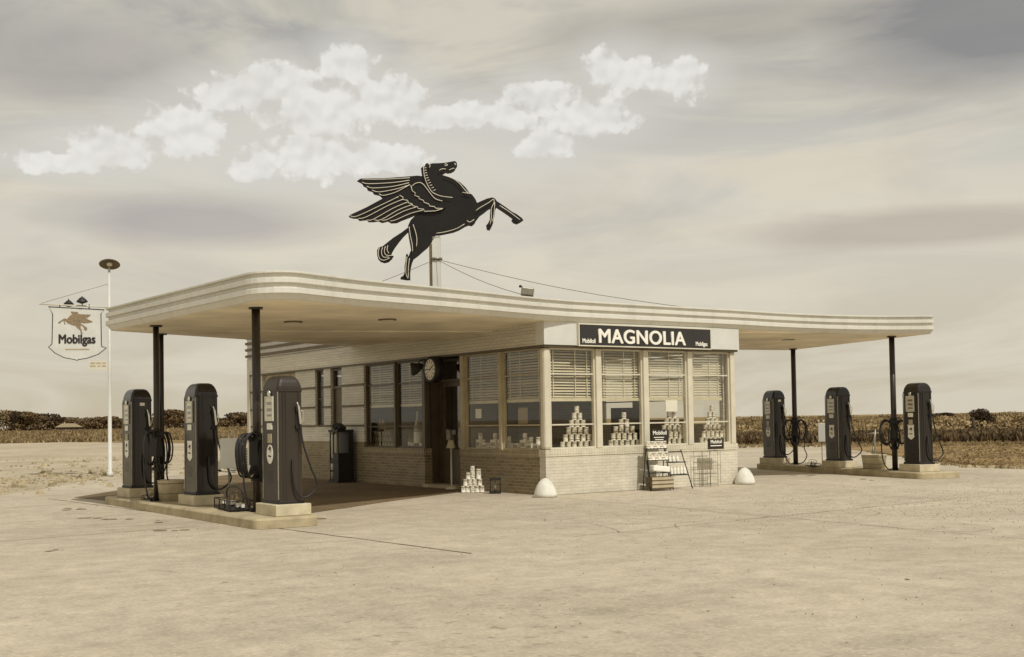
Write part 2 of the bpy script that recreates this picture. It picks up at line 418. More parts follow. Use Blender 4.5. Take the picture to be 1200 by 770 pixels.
# canopy -----------------------------------------------------------
def cz(x): return 3.45-.14*max(0, abs(x-2.65)-2.65)/6.9
def rounded(poly, rads, k=8):
    out = []; n = len(poly)
    for i in range(n):
        p = Vector(poly[i]); r = rads[i]
        if not r: out.append(p); continue
        a = (Vector(poly[i-1])-p).normalized(); b = (Vector(poly[(i+1) % n])-p).normalized()
        ang = a.angle(b); t = r/math.tan(ang/2); c = p+(a+b).normalized()*(r/math.sin(ang/2))
        s = p+a*t; e = p+b*t; va = s-c; vb = e-c; tot = va.angle(vb); sg = 1 if va.cross(vb) > 0 else -1
        for j in range(k+1):
            q = Matrix.Rotation(sg*tot*j/k, 2) @ va; out.append(c+q)
    return out
front = [(-6.37,-2.77),(-5.61,-2.39),(-5.05,-2.14),(-4.4,-1.90),(-3.6,-1.62),(-2.7,-1.29),(-1.9,-.98),(-1.2,-.70),(-.55,-.45),(0,-.28),(.6,-.19),(1.4,-.17),(2.9,-.16),(4.4,-.16),(5.4,-.17),(6.2,-.24),(7.0,-.38),(7.8,-.60),(8.5,-.88),(9.1,-1.22),(9.6,-1.62)]
outl = [(-7.14,-3.20)]+front+[(10.02,-2.0),(11.55,3.95),(10.24,4.62),(5.36,6.9),(5.36,8.0),(0.0,8.38),(-7.50,3.75)]
rad = [.5]+[0]*len(front)+[.18,.3]+[0]*4+[.3]
C2 = rounded(outl, rad)
def offset(poly, d):
    n = len(poly); res = []
    for i in range(n):
        a = poly[i]-poly[i-1]; b = poly[(i+1) % n]-poly[i]
        if a.length < 1e-6: a = b
        if b.length < 1e-6: b = a
        na = Vector((a.y, -a.x)).normalized(); nb = Vector((b.y, -b.x)).normalized()
        m = (na+nb); m = m/ max(.3, m.dot(na)) if m.length > 1e-6 else na
        res.append(poly[i]+m*d)
    return res
area = sum(C2[i].x*C2[(i+1) % len(C2)].y-C2[(i+1) % len(C2)].x*C2[i].y for i in range(len(C2)))
if area < 0: C2.reverse()
prof = [(-.10,0),(-.085,.01),(-.03,.085),(0,.095),(0,.168),(-.012,.175),(-.05,.180),(-.05,.240),(-.012,.244),(0,.250),(0,.318),(-.012,.325),(-.05,.330),(-.05,.384),(-.01,.388),(0,.392),(0,.417),(-.015,.422),(-.12,.43)]
fa = MB()
rings = []
for d, z in prof:
    o2 = offset(C2, d); rings.append([(p.x, p.y, cz(p.x)+z) for p in o2])
fa.loft(rings, M['fascia'], True, False)
canopy = fa.build('canopy', None, st)
so = MB(); in_ = offset(C2, -.102); vs = [so.bm.verts.new((p.x, p.y, cz(p.x)+.001)) for p in in_]
f = so.bm.faces.new(vs); so.mi(M['soffit']); 
vt = [so.bm.verts.new((p.x, p.y, cz(p.x)+.425)) for p in offset(C2, -.12)]
f2 = so.bm.faces.new(vt); so.mi(M['roofing']); f2.material_index = 1
so.build('soffit', None, canopy)
# flush round lights in the soffit
for (x,y) in ((-4.9,1.0),(-2.2,3.6),(-3.4,.2),(8.4,1.2),(7.6,3.6)):
    l = MB(); z = cz(x)
    l.lathe([(.16,z-.03),(.17,z-.012),(.17,z-.002)], (x,y,0), M['string'], 20); l.lathe([(.12,z-.045),(.155,z-.031)], (x,y,0), M['lamp_glass'], 20)
    l.build('ceiling_light', None, canopy)
for (x,y) in ((-6.66,-1.5),(-6.98,2.3),(-6.22,4.3),(9.78,-.80),(11.05,3.42)):
    p = MB(); z = cz(x)
    rp = .045 if (x,y) == (-6.22,4.3) else (.052 if (x,y) == (-6.98,2.3) else .066)
    p.lathe([(rp,.13),(rp,z-.02)], (x,y,0), None, 18); p.lathe([(.11,z-.03),(.11,z-.001)], (x,y,0), None, 18); p.lathe([(.12,.135),(.12,.16)], (x,y,0), None, 18)
    p.build('pole', M['post'], canopy)

# windows ------------------------------------------------------------
def blind(win, fn, w, z0, z1, n, tilt, mat, xo=0):
    b = MB()
    for i in range(n):
        z = z0+(z1-z0)*(i+.5)/n
        tl_ = tilt+random.uniform(-.16,.16); sg_ = random.uniform(-.005,.005)
        dy = .027*math.cos(tl_); dz = .027*math.sin(tl_)
        a = [fn(xo+.02, .0-dy, z-dz-sg_), fn(xo+w-.02, -dy, z-dz+sg_), fn(xo+w-.02, dy, z+dz+sg_), fn(xo+.02, dy, z+dz-sg_)]
        b.bm.faces.new([b.bm.verts.new(p) for p in a])
    for t in (.14,.62,.88):
        u = xo+w*t; b.bm.faces.new([b.bm.verts.new(fn(uu, -.03, zz)) for uu, zz in ((u-.012,z0),(u+.012,z0),(u+.012,z1),(u-.012,z1))])
    pts = [fn(xo+.02,-.03,z0-.07), fn(xo+w-.02,.03,z0)]
    x0,x1 = sorted((pts[0][0],pts[1][0])); y0,y1 = sorted((pts[0][1],pts[1][1]))
    b.box(x0,x1,y0,y1,z0-.07,z0-.005)
    return b.build('blind', mat, win)
M['slat'] = paint('blind_slats', S(206,196,166), .5, .06, 6)
def box_fn(mb, fn, u0,u1,d0,d1,z0,z1):
    a = fn(u0,d0,z0); c = fn(u1,d1,z1)
    x0,x1 = sorted((a[0],c[0])); y0,y1 = sorted((a[1],c[1])); mb.box(x0,x1,y0,y1,z0,z1)
def window(fn, w, zb, zt, mat, bz=1.9, bl=True, bars=(), bw=None, vert=(), tilt=.5, nsl=17):
    fr = MB(); t = .035
    box_fn(fr, fn, 0,t,-.03,.05,zb,zt); box_fn(fr, fn, w-t,w,-.03,.05,zb,zt)
    box_fn(fr, fn, t,w-t,-.03,.05,zb,zb+t); box_fn(fr, fn, t,w-t,-.03,.05,zt-t,zt)
    win = fr.build('window', mat, st)
    g = MB(); g.bm.faces.new([g.bm.verts.new(fn(u, .01, z)) for u, z in ((t,zb+t),(w-t,zb+t),(w-t,zt-t),(t,zt-t))]); g.build('glass', M['glass'], win)
    if bars or vert:
        for z in bars:
            m = MB(); box_fn(m, fn, t,w-t,-.012,.03,z-.014,z+.014); m.build('muntin', mat, win)
    if bl: blind(win, fn, bw or w, bz, zt-.03, nsl, tilt, M['slat'], 0)
    return win
cf = M['cream_frame']
muls = [(.17,1.33),(1.475,2.61),(2.755,3.88),(4.025,5.17)]
for i,(a,b) in enumerate(muls):
    fn = (lambda a: lambda u,d,z: (a+u, .09+d, z))(a)
    w = b-a
    win = window(fn, w, .902, 2.93, cf, 1.93, True, (1.39,2.41), w-.13 if i==3 else None, nsl=17, tilt=.85)
# move the blinds behind the glass
for o in list(col.objects):
    if o.name.startswith('blind') : o.location = (0,.09,0)
for i,(a,b) in enumerate(((.2,1.56),(1.66,3.02))):
    fn = (lambda a: lambda u,d,z: (.09+d, a+u, z))(a)
    window(fn, b-a, .882, 2.93, M['tan'], 1.93, True, (1.39,2.41), nsl=17, tilt=.85)
for i,(a,b) in enumerate(((4.80,6.05),(6.13,7.62))):
    fn = (lambda a: lambda u,d,z: (.09+d, a+u, z))(a)
    window(fn, b-a, .882, 2.93, M['dark_frame'], 1.93, True, (1.39,2.41), nsl=17, tilt=.85)
for o in list(col.objects):
    if o.name.startswith('blind') and o.location.length < .01: o.location = (.09,0,0)
for (a,b) in ((.32,3.05),(3.3,4.55)):
    fn = (lambda a: lambda u,d,z: (BX-.09-d, a+u, z))(a)
    window(fn, b-a, 1.302, 2.93, M['tan'], bl=False, bars=(1.9,2.41))
# narrow wing window
fn = lambda u,d,z: (.09+d, 9.90+u, z)
window(fn, .52, 1.42, 2.93, M['dark_frame'], bl=False, bars=(2.15,))
for x0,x1 in ((1.332,1.473),(2.612,2.753),(3.882,4.023),(5.172,5.305)):
    MB().box(x0,x1,.012,.15,.902,2.93,None,None,.012).build('mullion', cf, st)
MB().box(.0,.168,.0,.18,.902,2.93,None,None,.05).build('corner_post', cf, st)
for y0,y1 in ((1.562,1.658),(.184,.198),(3.022,3.148)): MB().box(.015,.15,y0,y1,.882,2.93,None,None,.004).build('mullion', M['tan'], st)
for y0,y1 in ((6.052,6.128),(4.672,4.798)): MB().box(.015,.15,y0,y1,.882,2.93,None,None,.008).build('mullion', M['dark_frame'], st)

# doors ---------------------------------------------------------------
def door(x, y0, y1, ztop, trans, glazed=True, mat=None, open_=0):
    fr = MB(); fr.box(x-.04,x+.06,y0,y0+.06,0,ztop); fr.box(x-.04,x+.06,y1-.06,y1,0,ztop); fr.box(x-.04,x+.06,y0+.06,y1-.06,ztop-.05,ztop); fr.box(x-.04,x+.06,y0+.06,y1-.06,trans,trans+.06)
    d = fr.build('door', mat, st)
    l = MB(); a, b = y0+.065, y1-.065; x1 = x+.035
    l.box(x,x1,a,b,.02,.85) if glazed else l.box(x,x1,a,b,.02,trans-.005)
    if glazed:
        l.box(x,x1,a,a+.1,.85,trans-.005); l.box(x,x1,b-.1,b,.85,trans-.005); l.box(x,x1,a+.1,b-.1,trans-.11,trans-.005)
    l.build('door_leaf', mat, d)
    if glazed: MB().box(x+.012,x+.02,a+.1,b-.1,.85,trans-.11).build('glass', M['glass'], d)
    MB().box(x+.012,x+.02,a,b,trans+.06,ztop-.05).build('transom_glass', M['glass'], d)
    MB().lathe([(.012,0),(.03,.02),(.03,.05),(.012,.06)], (0,0,0), None, 12, Matrix.Translation((x,a+.07,1.0))@Matrix.Rotation(R(-90),4,'Y')).build('handle', M['chrome'], d)
    return d
door(.45, 3.16, 4.66, 2.92, 2.40, True, M['dark_frame'])
door(.10, 8.86, 9.47, 2.92, 2.40, False, M['dark_frame'])
gd = MB(); gd.box(.1,.14,11.68,14.01,0,2.93)
for k in range(1,6): gd.box(.085,.1,11.70,13.99,.49*k-.02,.49*k+.02)
for y in (12.25,12.84,13.42): gd.box(.085,.1,y-.03,y+.03,.02,2.9)
gd.build('garage_door', M['tan'], st)
MB().box(-.1,.35,3.18,4.64,.0,.07,None,None,.01).build('doorstep', M['kerb'], st)

# ------------------------------------------------------------------ MAGNOLIA sign on the header
sg = empty('shop_sign', (0,0,0), 0, 'long black sign with raised white letters MAGNOLIA on the front header', 'sign')
SX0,SX1,SZ0,SZ1 = .79,4.42,2.985,3.40
MB().box(SX0,SX1,-.135,-.082,SZ0,SZ1,M['sign']).build('panel', None, sg)
b_ = MB(); t=.022
for q in ((SX0-t,SX1+t,SZ0-t,SZ0),(SX0-t,SX1+t,SZ1,SZ1+t),(SX0-t,SX0,SZ0,SZ1),(SX1,SX1+t,SZ0,SZ1)): b_.box(q[0],q[1],-.15,-.082,q[2],q[3])
b_.build('border', M['offwhite'], sg)
text('MAGNOLIA','lettering',.40,M['paper'],sg,face(2.46,-.148,3.045),.012,.011,1.12,1.05)
text('Mobiloil','lettering',.125,M['paper'],sg,face(1.03,-.142,3.03),.004,.003,.84)
text('Mobilgas','lettering',.125,M['paper'],sg,face(4.15,-.142,3.04),.004,.003,.80)

# ------------------------------------------------------------------ oil cans in the windows
M['can'] = paint('pale_can_paint', S(232,226,208), .38, .05, 14)
M['can_band'] = paint('can_print', S(150,132,100), .45, .2, 40)
def can_mesh(r=.048, h=.138, style=0):
    b = MB(); n = 18
    b.lathe([(r*.93,.0),(r,.003),(r,.010),(r*.97,.012),(r*.97,h-.012),(r,h-.010),(r,h-.003),(r*.93,h-.001),(r*.9,h-.005)], (0,0,0), M['can'], n)
    rr = r*.975
    if style == 0: b.lathe([(rr,.026),(rr,.044)], (0,0,0), M['can_band'], n, cap=False)
    elif style == 1: b.lathe([(rr,h-.04),(rr,h-.022)], (0,0,0), M['can_band'], n, cap=False); 
    # printed emblem on the front and back of the can
    for s0 in (-1, 1):
        k = b.mi(M['emblem']); vs = []
        for (a, z) in ((-.38,h*.52),(-.2,h*.72),(.28,h*.74),(.4,h*.5),(.1,h*.42)):
            an = s0*math.pi/2+a; vs.append(b.bm.verts.new((rr*1.006*math.cos(an), rr*1.006*math.sin(an), z)))
        f = b.bm.faces.new(vs); f.material_index = k
    o = b.build('oil_can'); me = o.data; bpy.data.objects.remove(o); return me
CM = [can_mesh(style=0), can_mesh(style=1), can_mesh(style=0)]
ordn = ['first','second','third','fourth','fifth','sixth','seventh','eighth']
rown = ['lowest row','second lowest row','third lowest row','fourth lowest row','fifth lowest row','top row']
def can_at(x,y,z,label,group,sc=1.0,mesh=None,name='oil_can'):
    o = bpy.data.objects.new(name, mesh or random.choice(CM)); col.objects.link(o)
    o.location = (x,y,z); o.rotation_euler[2] = random.uniform(-.5,.5)+random.choice((0,math.pi)); o.scale = (sc,)*3
    return tag(o, label, 'can', group)
def pyramid(cx, y, z, rows, where, pitch=.142, dirv=(1,0), rh=.1385, sc=1.0, mesh=None):
    for r, n in enumerate(rows):
        off = 0
        if isinstance(n, tuple): n, off = n
        for i in range(n):
            u = (i-(n-1)/2)*pitch+off+random.uniform(-.006,.006)
            rn = 'top row' if (r == len(rows)-1 and n > 1) else rown[min(r,5)]
            if r == len(rows)-1 and n == 1: lab = f'can alone on top of pyramid {where}'
            elif n == 1: lab = f'single can in {rn}, pyramid {where}'
            else: lab = f'{ordn[i]} can from left in {rn}, pyramid {where}'
            can_at(cx+dirv[0]*u, y+dirv[1]*u, z+r*rh, lab, 'oil cans stacked in pyramids', sc, mesh)
pyramid(1.02,.28,.896,[6,5,4,3,2,1],'beside corner post',.15,rh=.1385*1.05,sc=1.05)
pyramid(2.27,.28,.896,[6,5,4,2,1],'left of wire rack sign',.15,rh=.1385*1.05,sc=1.05)
pyramid(3.62,.28,.896,[(6,-.02),(5,-.04),4,3,2],'under the white card',.15,rh=.1385*1.05,sc=1.05)
pyramid(4.83,.28,.896,[6,5,4,3,2,1],'at front right corner',.135,rh=.1385*1.03,sc=1.03)
o = MB().box(-.17,.17,-.006,.006,0,.24).build('price_card', M['paper'], None, (3.50,.15,1.63)); tag(o,'white card propped on top cans of the third front window','card')
o = MB().lathe([(.17,-.015),(.17,.015)],(0,0,0),None,28,Matrix.Scale(1.45,4,(0,0,1)).to_4x4()@Matrix.Rotation(R(90),4,'X')).build('display_disc', M['card_grey'], None, (4.10,.44,1.13)); tag(o,'tall grey oval display board beside cans in third front window','display board')
# cartons and cans on the ledge of the entry side windows
def cartons():
    rr = random.Random(3); k = 0
    spots = [(y, rr.choice((.13,.16,.22,.28))) for y in (2.82,2.58,2.24,1.95,1.73,1.38,1.14,.93,.68,.43)]
    for idx,(y, w) in enumerate(spots):
        h = rr.choice((.12,.13,.2)); b = MB(); w = min(w,.2)
        b.box(-.07,.07,-w/2,w/2,0,h,M['can'],None,.004); b.box(-.0715,-.0705,-w/2+.02,w/2-.02,h*.3,h*.7,M['can_band'])
        o = b.build('carton', None, None, (.32,y,.886)); tag(o, f'{ordn[idx] if idx<8 else ("ninth","tenth")[idx-8]} carton from the door on side window ledge','carton','cartons on the side window ledge')
        if idx % 2 == 0 or idx in (3,7):
            can_at(.32,y,.887+h, f'pale can standing on the carton {ordn[idx] if idx<8 else "ninth"} from the door','cans on the side window cartons')
cartons()
# darker pyramid and bottles in the windows left of the door
dk = can_mesh(style=1); 
for i,m_ in enumerate((M['bottle'],M['emblem'],M['emblem'])):
    if i < len(dk.materials): dk.materials[i] = m_
for r,n in enumerate((8,7,6,3,2)):
    for i in range(n):
        can_at(.34, 7.30-(i-(n-1)/2)*.15*-1-.0, .887+r*.14, f'{ordn[n-1-i]} dark can from left in {rown[r] if r<4 else "top row"}, pyramid left of door', 'dark cans stacked left of the door', 1.0, dk)
def bottle_mesh(mat, h=.24, r=.035, name='bottle'):
    b = MB(); b.lathe([(r,0),(r,h*.55),(r*.5,h*.75),(r*.32,h*.8),(r*.32,h*.95),(r*.4,h)], (0,0,0), mat, 14)
    b.lathe([(r*1.02,h*.12),(r*1.02,h*.42)], (0,0,0), M['paper'], 14, cap=False); o = b.build(name); me = o.data; bpy.data.objects.remove(o); return me
BOT = bottle_mesh(M['bottle']); BOTW = bottle_mesh(M['metal'],.36,.042)
for i,(y,z,s) in enumerate(((5.95,.887,1.3),(5.83,.887,1.0),(5.70,.887,1.2),(5.56,.887,2.4),(5.42,.887,1.0),(5.0,.887,1.5))):
    o = bpy.data.objects.new('bottle', BOT if i!=3 else BOTW); col.objects.link(o); o.location=(.34,y,z); o.scale=(s*.9,s*.9,s)
    tag(o, f'{ordn[i]} bottle from the left on ledge just left of the door' if i!=3 else 'tallest bottle on the ledge just left of the door','bottle','bottles beside the door')
o = MB().box(-.005,.005,-.11,.11,0,.2).build('notice_card', M['paper'], None, (.135,2.60,1.55)); tag(o,'small white notice card in side window right of the door','card')
o = MB().box(-.005,.005,-.16,.16,0,.33).build('poster', M['card_grey'], None, (.16,.98,1.42)); tag(o,'dim grey poster in the side window nearest the corner','poster')

# outdoor pyramid by the side wall
dv = Vector((.82,-.57)); 
pyramid(-.42,2.02,0.002,[5,4,(3,.01),(1,.0)],'outside by the side wall',.10,(dv.x,dv.y),.138,.98)
tall = can_mesh(.052,.21,1); o = can_at(-.42+dv.x*.13,2.02+dv.y*.13,.15*2+.002+.15,'tall pale can at right of the outdoor can pyramid','oil cans stacked in pyramids',1,tall)
o.location.z = .278; 
# remove the can the tall one replaces
for c in [c for c in col.objects if c.get('label','')=='third can from left in third lowest row, pyramid outside by the side wall']: bpy.data.objects.remove(c)
# wire carrier next to it
wc = MB(); 
for s1 in (-.1,.1):
    for s2 in (-.08,.08): wc.tube([(s1,s2,0),(s1,s2,.3)],.008,None,6)
wc.tube([(.1,-.08,0),(.1,-.08,.42)],.012,None,6); wc.box(-.12,.12,-.1,.1,.27,.31); wc.box(-.12,.12,-.1,.1,.01,.04)
wr = empty('wire_carrier',(-.28,1.38,.002),R(-35),'small dark wire carrier on ground right of outdoor can pyramid','carrier'); wc.build('frame',M['black'],wr)
b=MB(); b.lathe([(.03,.04),(.03,.14),(.012,.2),(.012,.25)],(0,0,0),None,12); b.build('bottle',M['metal'],wr)

# ------------------------------------------------------------------ clock + lamp over the entrance
ck = empty('wall_clock', (-.20,4.0,2.66), 0, 'round clock with pale dial and dark rim above the entrance', 'clock')
RX = Matrix.Rotation(R(-90),4,'Y')
MB().lathe([(.29,-.17),(.30,-.05),(.29,.03),(.235,.045),(.235,.02)],(0,0,0),M['black'],40,RX).build('case',None,ck)
MB().lathe([(.232,.024),(.232,.032)],(0,0,0),M['paper'],40,RX).build('dial',None,ck)
hn = MB()
for k in range(12):
    a = k*math.pi/6; mt = Matrix.Translation((-.036, .185*math.sin(-a), .185*math.cos(a))) @ Matrix.Rotation(a,4,'X')
    hn.box(-.002,.0,-.010,.010,-.026,.026,M['black'],mt)
def hand(a, l, w):
    mt = Matrix.Translation((-.041,0,0)) @ Matrix.Rotation(a,4,'X'); hn.box(-.002,.001,-w,w,-.03,l,M['black'],mt)
hand(R(58),.15,.010); hand(R(-88),.17,.007)
hn.build('hands',None,ck)
MB().box(.0,.30,-.03,.03,.2,.30).build('bracket',M['black'],ck)
lm = empty('entrance_lamp', (-.15,4.72,2.70), 0, 'dark round bracket lamp left of the clock', 'lamp')
MB().lathe([(.03,.20),(.05,.16),(.17,.02),(.18,-.02),(.16,-.025)],(0,0,0),M['black'],24,Matrix.Rotation(R(-50),4,'Y')).build('shade',None,lm)
MB().tube([(.02,0,.1),(.1,0,.2),(.2,0,.22),(.3,0,.22)],.015,M['black'],8).build('arm',None,lm)
MB().lathe([(.0,.07),(.07,.05),(.08,.0),(.06,-.03)],(-.02,0,-.0),M['lamp_glass'],16,Matrix.Rotation(R(-50),4,'Y'),cap=False).build('bulb',None,lm)

# coin machine beside the door
vm = empty('vending_machine', (-.10,3.36,.002), 0, 'small coin vending machine on thin white stand right of the doorway', 'vending machine')
MB().lathe([(.13,0),(.13,.02),(.02,.05),(.018,.88),(.06,.90)],(0,0,0),M['offwhite'],14).build('stand',None,vm)
MB().lathe([(.13,.90),(.12,.93),(.08,1.05),(.075,1.08)],(0,0,0),M['tan'],4).build('base',None,vm)
MB().box(-.075,.075,-.075,.075,1.08,1.30,M['glass']).box(-.06,.06,-.06,.06,1.085,1.2,M['interior_dark']).build('globe',None,vm)
MB().lathe([(.10,1.30),(.09,1.33),(.03,1.36)],(0,0,0),M['black'],12).build('lid',None,vm)

# dark service stand by the pier
ms = empty('oil_bottle_stand', (-.30,8.30,.002), 0, 'tall dark stand of glass lubricant dispensers against the white pier', 'dispenser')
b = MB(); b.box(-.26,.20,-.62,.40,0,.06); b.box(.06,.2,-.55,.35,.06,1.2); b.box(-.26,.2,-.60,.38,1.2,1.26)
for y in (-.5,-.05,.33):
    b.tube([(-.22,y,.06),(-.22,y,1.2)],.018,None,8)
b.box(-.24,.1,-.6,-.05,.06,.7); b.box(-.25,.15,-.55,.35,.48,.53)
b.build('frame',M['black'],ms); ms.scale=(1,.52,1.05)
b = MB()
for y,zz in ((-.4,1.26),(-.2,1.30),(0.0,1.27),(.2,1.31)): b.lathe([(.10,zz),(.13,zz+.04),(.09,zz+.09),(.03,zz+.12)],(-.08,y,0),None,12)
b.build('pump_head',M['black'],ms)
for y in (.18,-.18):
    MB().lathe([(.05,.55),(.075,.60),(.075,1.12),(.05,1.18)],(-.16,y,0),M['lamp_glass'],16).build('glass_cylinder',None,ms)
b = MB(); b.lathe([(.09,.07),(.09,.25)],(-.16,.18,0),M['tan'],16); b.lathe([(.09,.29),(.09,.45)],(-.16,.18,0),M['can'],16); b.build('oil_tin',None,ms)

# ------------------------------------------------------------------ dome bumpers
def dome(x,y,lab):
    b = MB(); pr = [(.225,0),(.222,.06),(.205,.13),(.17,.215),(.122,.29),(.07,.34),(.028,.36),(.004,.365)]
    b.lathe(pr,(0,0,0),M['dome'],36); o = b.build('dome_bollard',None,None,(x,y,.001)); tag(o,lab,'bollard','whitewashed dome bumpers')
dome(-.26,-.32,'white concrete dome bumper at the front left corner of the building')
dome(5.30,-.22,'white concrete dome bumper at the front right corner of the building')

# ------------------------------------------------------------------ pumps
def rrect(wx, wy, r, k=5):
    out = []
    for (cx, cy, a0) in ((wx-r,wy-r,0),(-wx+r,wy-r,90),(-wx+r,-wy+r,180),(wx-r,-wy+r,270)):
        for j in range(k+1):
            a = R(a0+90*j/k); out.append((cx+r*math.cos(a), cy+r*math.sin(a)))
    return out
HX,HY = .20,.285          # half width (side faces), half length (dial faces look along x)
def horse_poly(): return HORSE
PED = .2
def make_pump(mat, variant):
    root = empty('gas_pump')
    b = MB(); rings = []
    for z,f in ((.0,1.02),(.05,1.02),(.052,1.0),(.9,1.0),(1.58,.985),(1.585,1.03),(1.615,1.03),(1.62,.985),(1.66,.975),(1.71,.93),(1.755,.85),(1.79,.74),(1.808,.60),(1.812,.45)):
        rings.append([(x, y, z) for x, y in rrect(HX*f*(1 if z<1.7 else .5+.5*f), HY*f, .055*f)])
    b.loft(rings, None, True, True, False)
    # vertical ribs down each side face
    for s in (-1,1):
        for x in (-.115,-.07): b.box(x-.010,x+.010,s*HY*1.0-.006,s*HY*1.0+.012,.06,1.60)
        b.box(.125,.14,s*HY-.006,s*HY+.010,.06,1.60)
    b.build('body', mat, root)
    tr = MB(); tr.box(-HX-.004,-HX+.016,-HY+.004,-HY+.020,.06,1.58,M['metal'],None,.006); tr.build('corner_trim', None, root)
    tr = MB(); tr.box(-HX-.004,-HX+.016,HY-.020,HY-.004,.06,1.58,M['metal'],None,.006); tr.build('corner_trim', None, root)
    for k_ in range(6):
        gr_ = k_*.02; MB().box(-HX-.004,-HX-.0005,-.10,.10,.30+gr_*1.5,.308+gr_*1.5,M['black']).build('grille_slot', None, root)
    MB().box(-HX*1.05,HX*1.05,-HY*1.05,HY*1.05,-.0,.045,None,None,.008).build('base_trim', M['black'], root)
    x = -HX
    fr = MB()
    fr.box(x-.022,x-.002,-.145,-.12,1.17,1.52); fr.box(x-.022,x-.002,.12,.145,1.17,1.52); fr.box(x-.022,x-.002,-.12,.12,1.50,1.52); fr.box(x-.022,x-.002,-.12,.12,1.17,1.19)
    dd = fr.build('dial_window', M['offwhite'], root)
    MB().box(x-.010,x-.002,-.12,.12,1.19,1.50,M['paper']).build('dial_face', None, dd)
    rd = MB()
    for z,h in ((1.42,.045),(1.33,.045),(1.25,.03)):
        for y in (-.07,-.025,.02,.065): rd.box(x-.014,x-.0105,y-.015,y+.015,z-h/2,z+h/2)
    rd.build('counter_wheels', M['emblem'], dd)
    gp = MB().box(x-.0185,x-.0165,-.12,.12,1.19,1.50).build('glass', M['glass'], dd)
    MB().lathe([(.045,-.0),(.05,.018),(.03,.026)],(0,0,0),M['chrome'],18,Matrix.Translation((x,.0,1.56))@RX).build('top_badge',None,root)
    MB().box(x-.012,x-.001,-.09,.09,1.05,1.14).build('price_card', M['paper'], root)
    MB().box(x-.011,x-.001,-.07,.07,.86,.99).build('notice_plate', M['tan'], root) if variant != 1 else None
    # emblem plate
    e = MB()
    if variant == 2:
        e.lathe([(.11,0),(.11,.006)],(0,0,0),M['paper'],28,Matrix.Translation((x-.002,0,.70))@Matrix.Scale(1.25,4,(0,0,1))@RX)
        pl = e.build('emblem_plate',None,root)
    else:
        sh = [(p*1.2,q*1.2) for p,q in ((-.10,.13),(.10,.13),(.085,.09),(.09,-.07),(.10,-.09),(.05,-.125),(0,-.145),(-.05,-.125),(-.10,-.09),(-.09,-.07),(-.085,.09))]
        mt = Matrix.Translation((x-.002,0,.72)) @ Matrix.Rotation(R(-90),4,'Z')
        e.prism(sh,-.006,M['paper'],mt); pl = e.build('emblem_plate',None,root)
    EMB.append((pl, x, .74 if variant != 2 else .735, variant))
    # side nozzle cradle + hose, on the near (-y) and far (+y) sides
    return root
EMB = []
def add_hose(root, s, xo=.10, bulge=.18, low=.09):
    y = s*HY
    h = MB(); h.box(xo-.03,xo+.05,min(y,y+s*.05),max(y,y+s*.05),1.30,1.36); h.box(xo-.03,xo+.05,min(y,y+s*.05),max(y,y+s*.05),1.06,1.10); h.box(xo-.02,xo+.04,min(y,y+s*.008),max(y,y+s*.008),1.05,1.37)
    h.build('nozzle_cradle', M['black'], root)
    nz = MB(); nz.tube(smooth_pts([(xo-.02,y+s*.06,1.43),(xo+.005,y+s*.065,1.36),(xo+.02,y+s*.07,1.22),(xo+.03,y+s*.07,1.12)],4),[.012]*4+[.02]*9,M['chrome'],8)
    nz.tube(smooth_pts([(xo+.05,y+s*.07,1.32),(xo+.075,y+s*.075,1.25),(xo+.05,y+s*.07,1.14)],4),.007,M['chrome'],6)
    nz.build('nozzle', None, root)
    hs = MB()
    pts = [(xo+.03,y+s*.07,1.12),(xo+.06,y+s*.08,.85),(xo+.10+bulge*.45,y+s*.09,.5),(xo+.10+bulge,y+s*.09,.26),(xo+.06+bulge*.6,y+s*.08,low+.03),(xo-.02+bulge*.3,y+s*.07,low),(xo-.06,y+s*.06,low+.12),(xo-.09,y+s*.04,.45),(xo-.08,y+s*.02,.62)]
    hs.tube(smooth_pts(pts,7),.0155,M['black'],8); hs.build('hose', None, root)
pumps = [
 (-6.78, 4.05, 0, 'pump', 0, 'dark petrol pump at far end of left island, small white plate on its side', (-1,1)),
 (-6.68, .86, 0, 'pump', 1, 'dark petrol pump in the middle of the left island', (-1,)),
 (-6.60,-2.33, 0, 'pump_brown', 2, 'largest petrol pump, brown with round emblem, at near end of left island', (-1,)),
 (9.68,-1.55,-16, 'pump', 0, 'petrol pump with pale shield at the right end of right island', (-1,)),
 (10.42,1.40,-16, 'pump', 1, 'dark petrol pump in the middle of the right island', (-1,)),
 (11.25,4.35,-16, 'pump', 2, 'dark petrol pump at the left end of right island', (-1,1)),
]
PR = []
for i,(x,y,a,mt_,v,lab,sides) in enumerate(pumps):
    p = make_pump(M[mt_], v); p.location=(x,y,.15+PED*.85); p.rotation_euler[2]=R(a); p.scale=(1,1,1.045); tag(p,lab,'petrol pump','petrol pumps on the two islands')
    for s in sides:
        add_hose(p, s, .10, .18 if i!=4 else .22)
    if i in (0,5): MB().box(-.04,.05,-HY-.008,-HY-.001,1.50,1.555).build('side_plate', M['paper'], p)
    PR.append(p)
    pd = MB(); pd.box(-.28,.28,-.38,.38,0,PED*.85,None,None,.012)
    o = pd.build('pump_pedestal', M['pedestal'], None, (x,y,.151), R(a))
    tag(o, 'pale concrete plinth under the '+['far pump of the left island','middle pump of the left island','brown pump at near end of left island','right end pump of the right island','middle pump of the right island','left end pump of the right island'][i],'plinth','concrete plinths under the pumps')

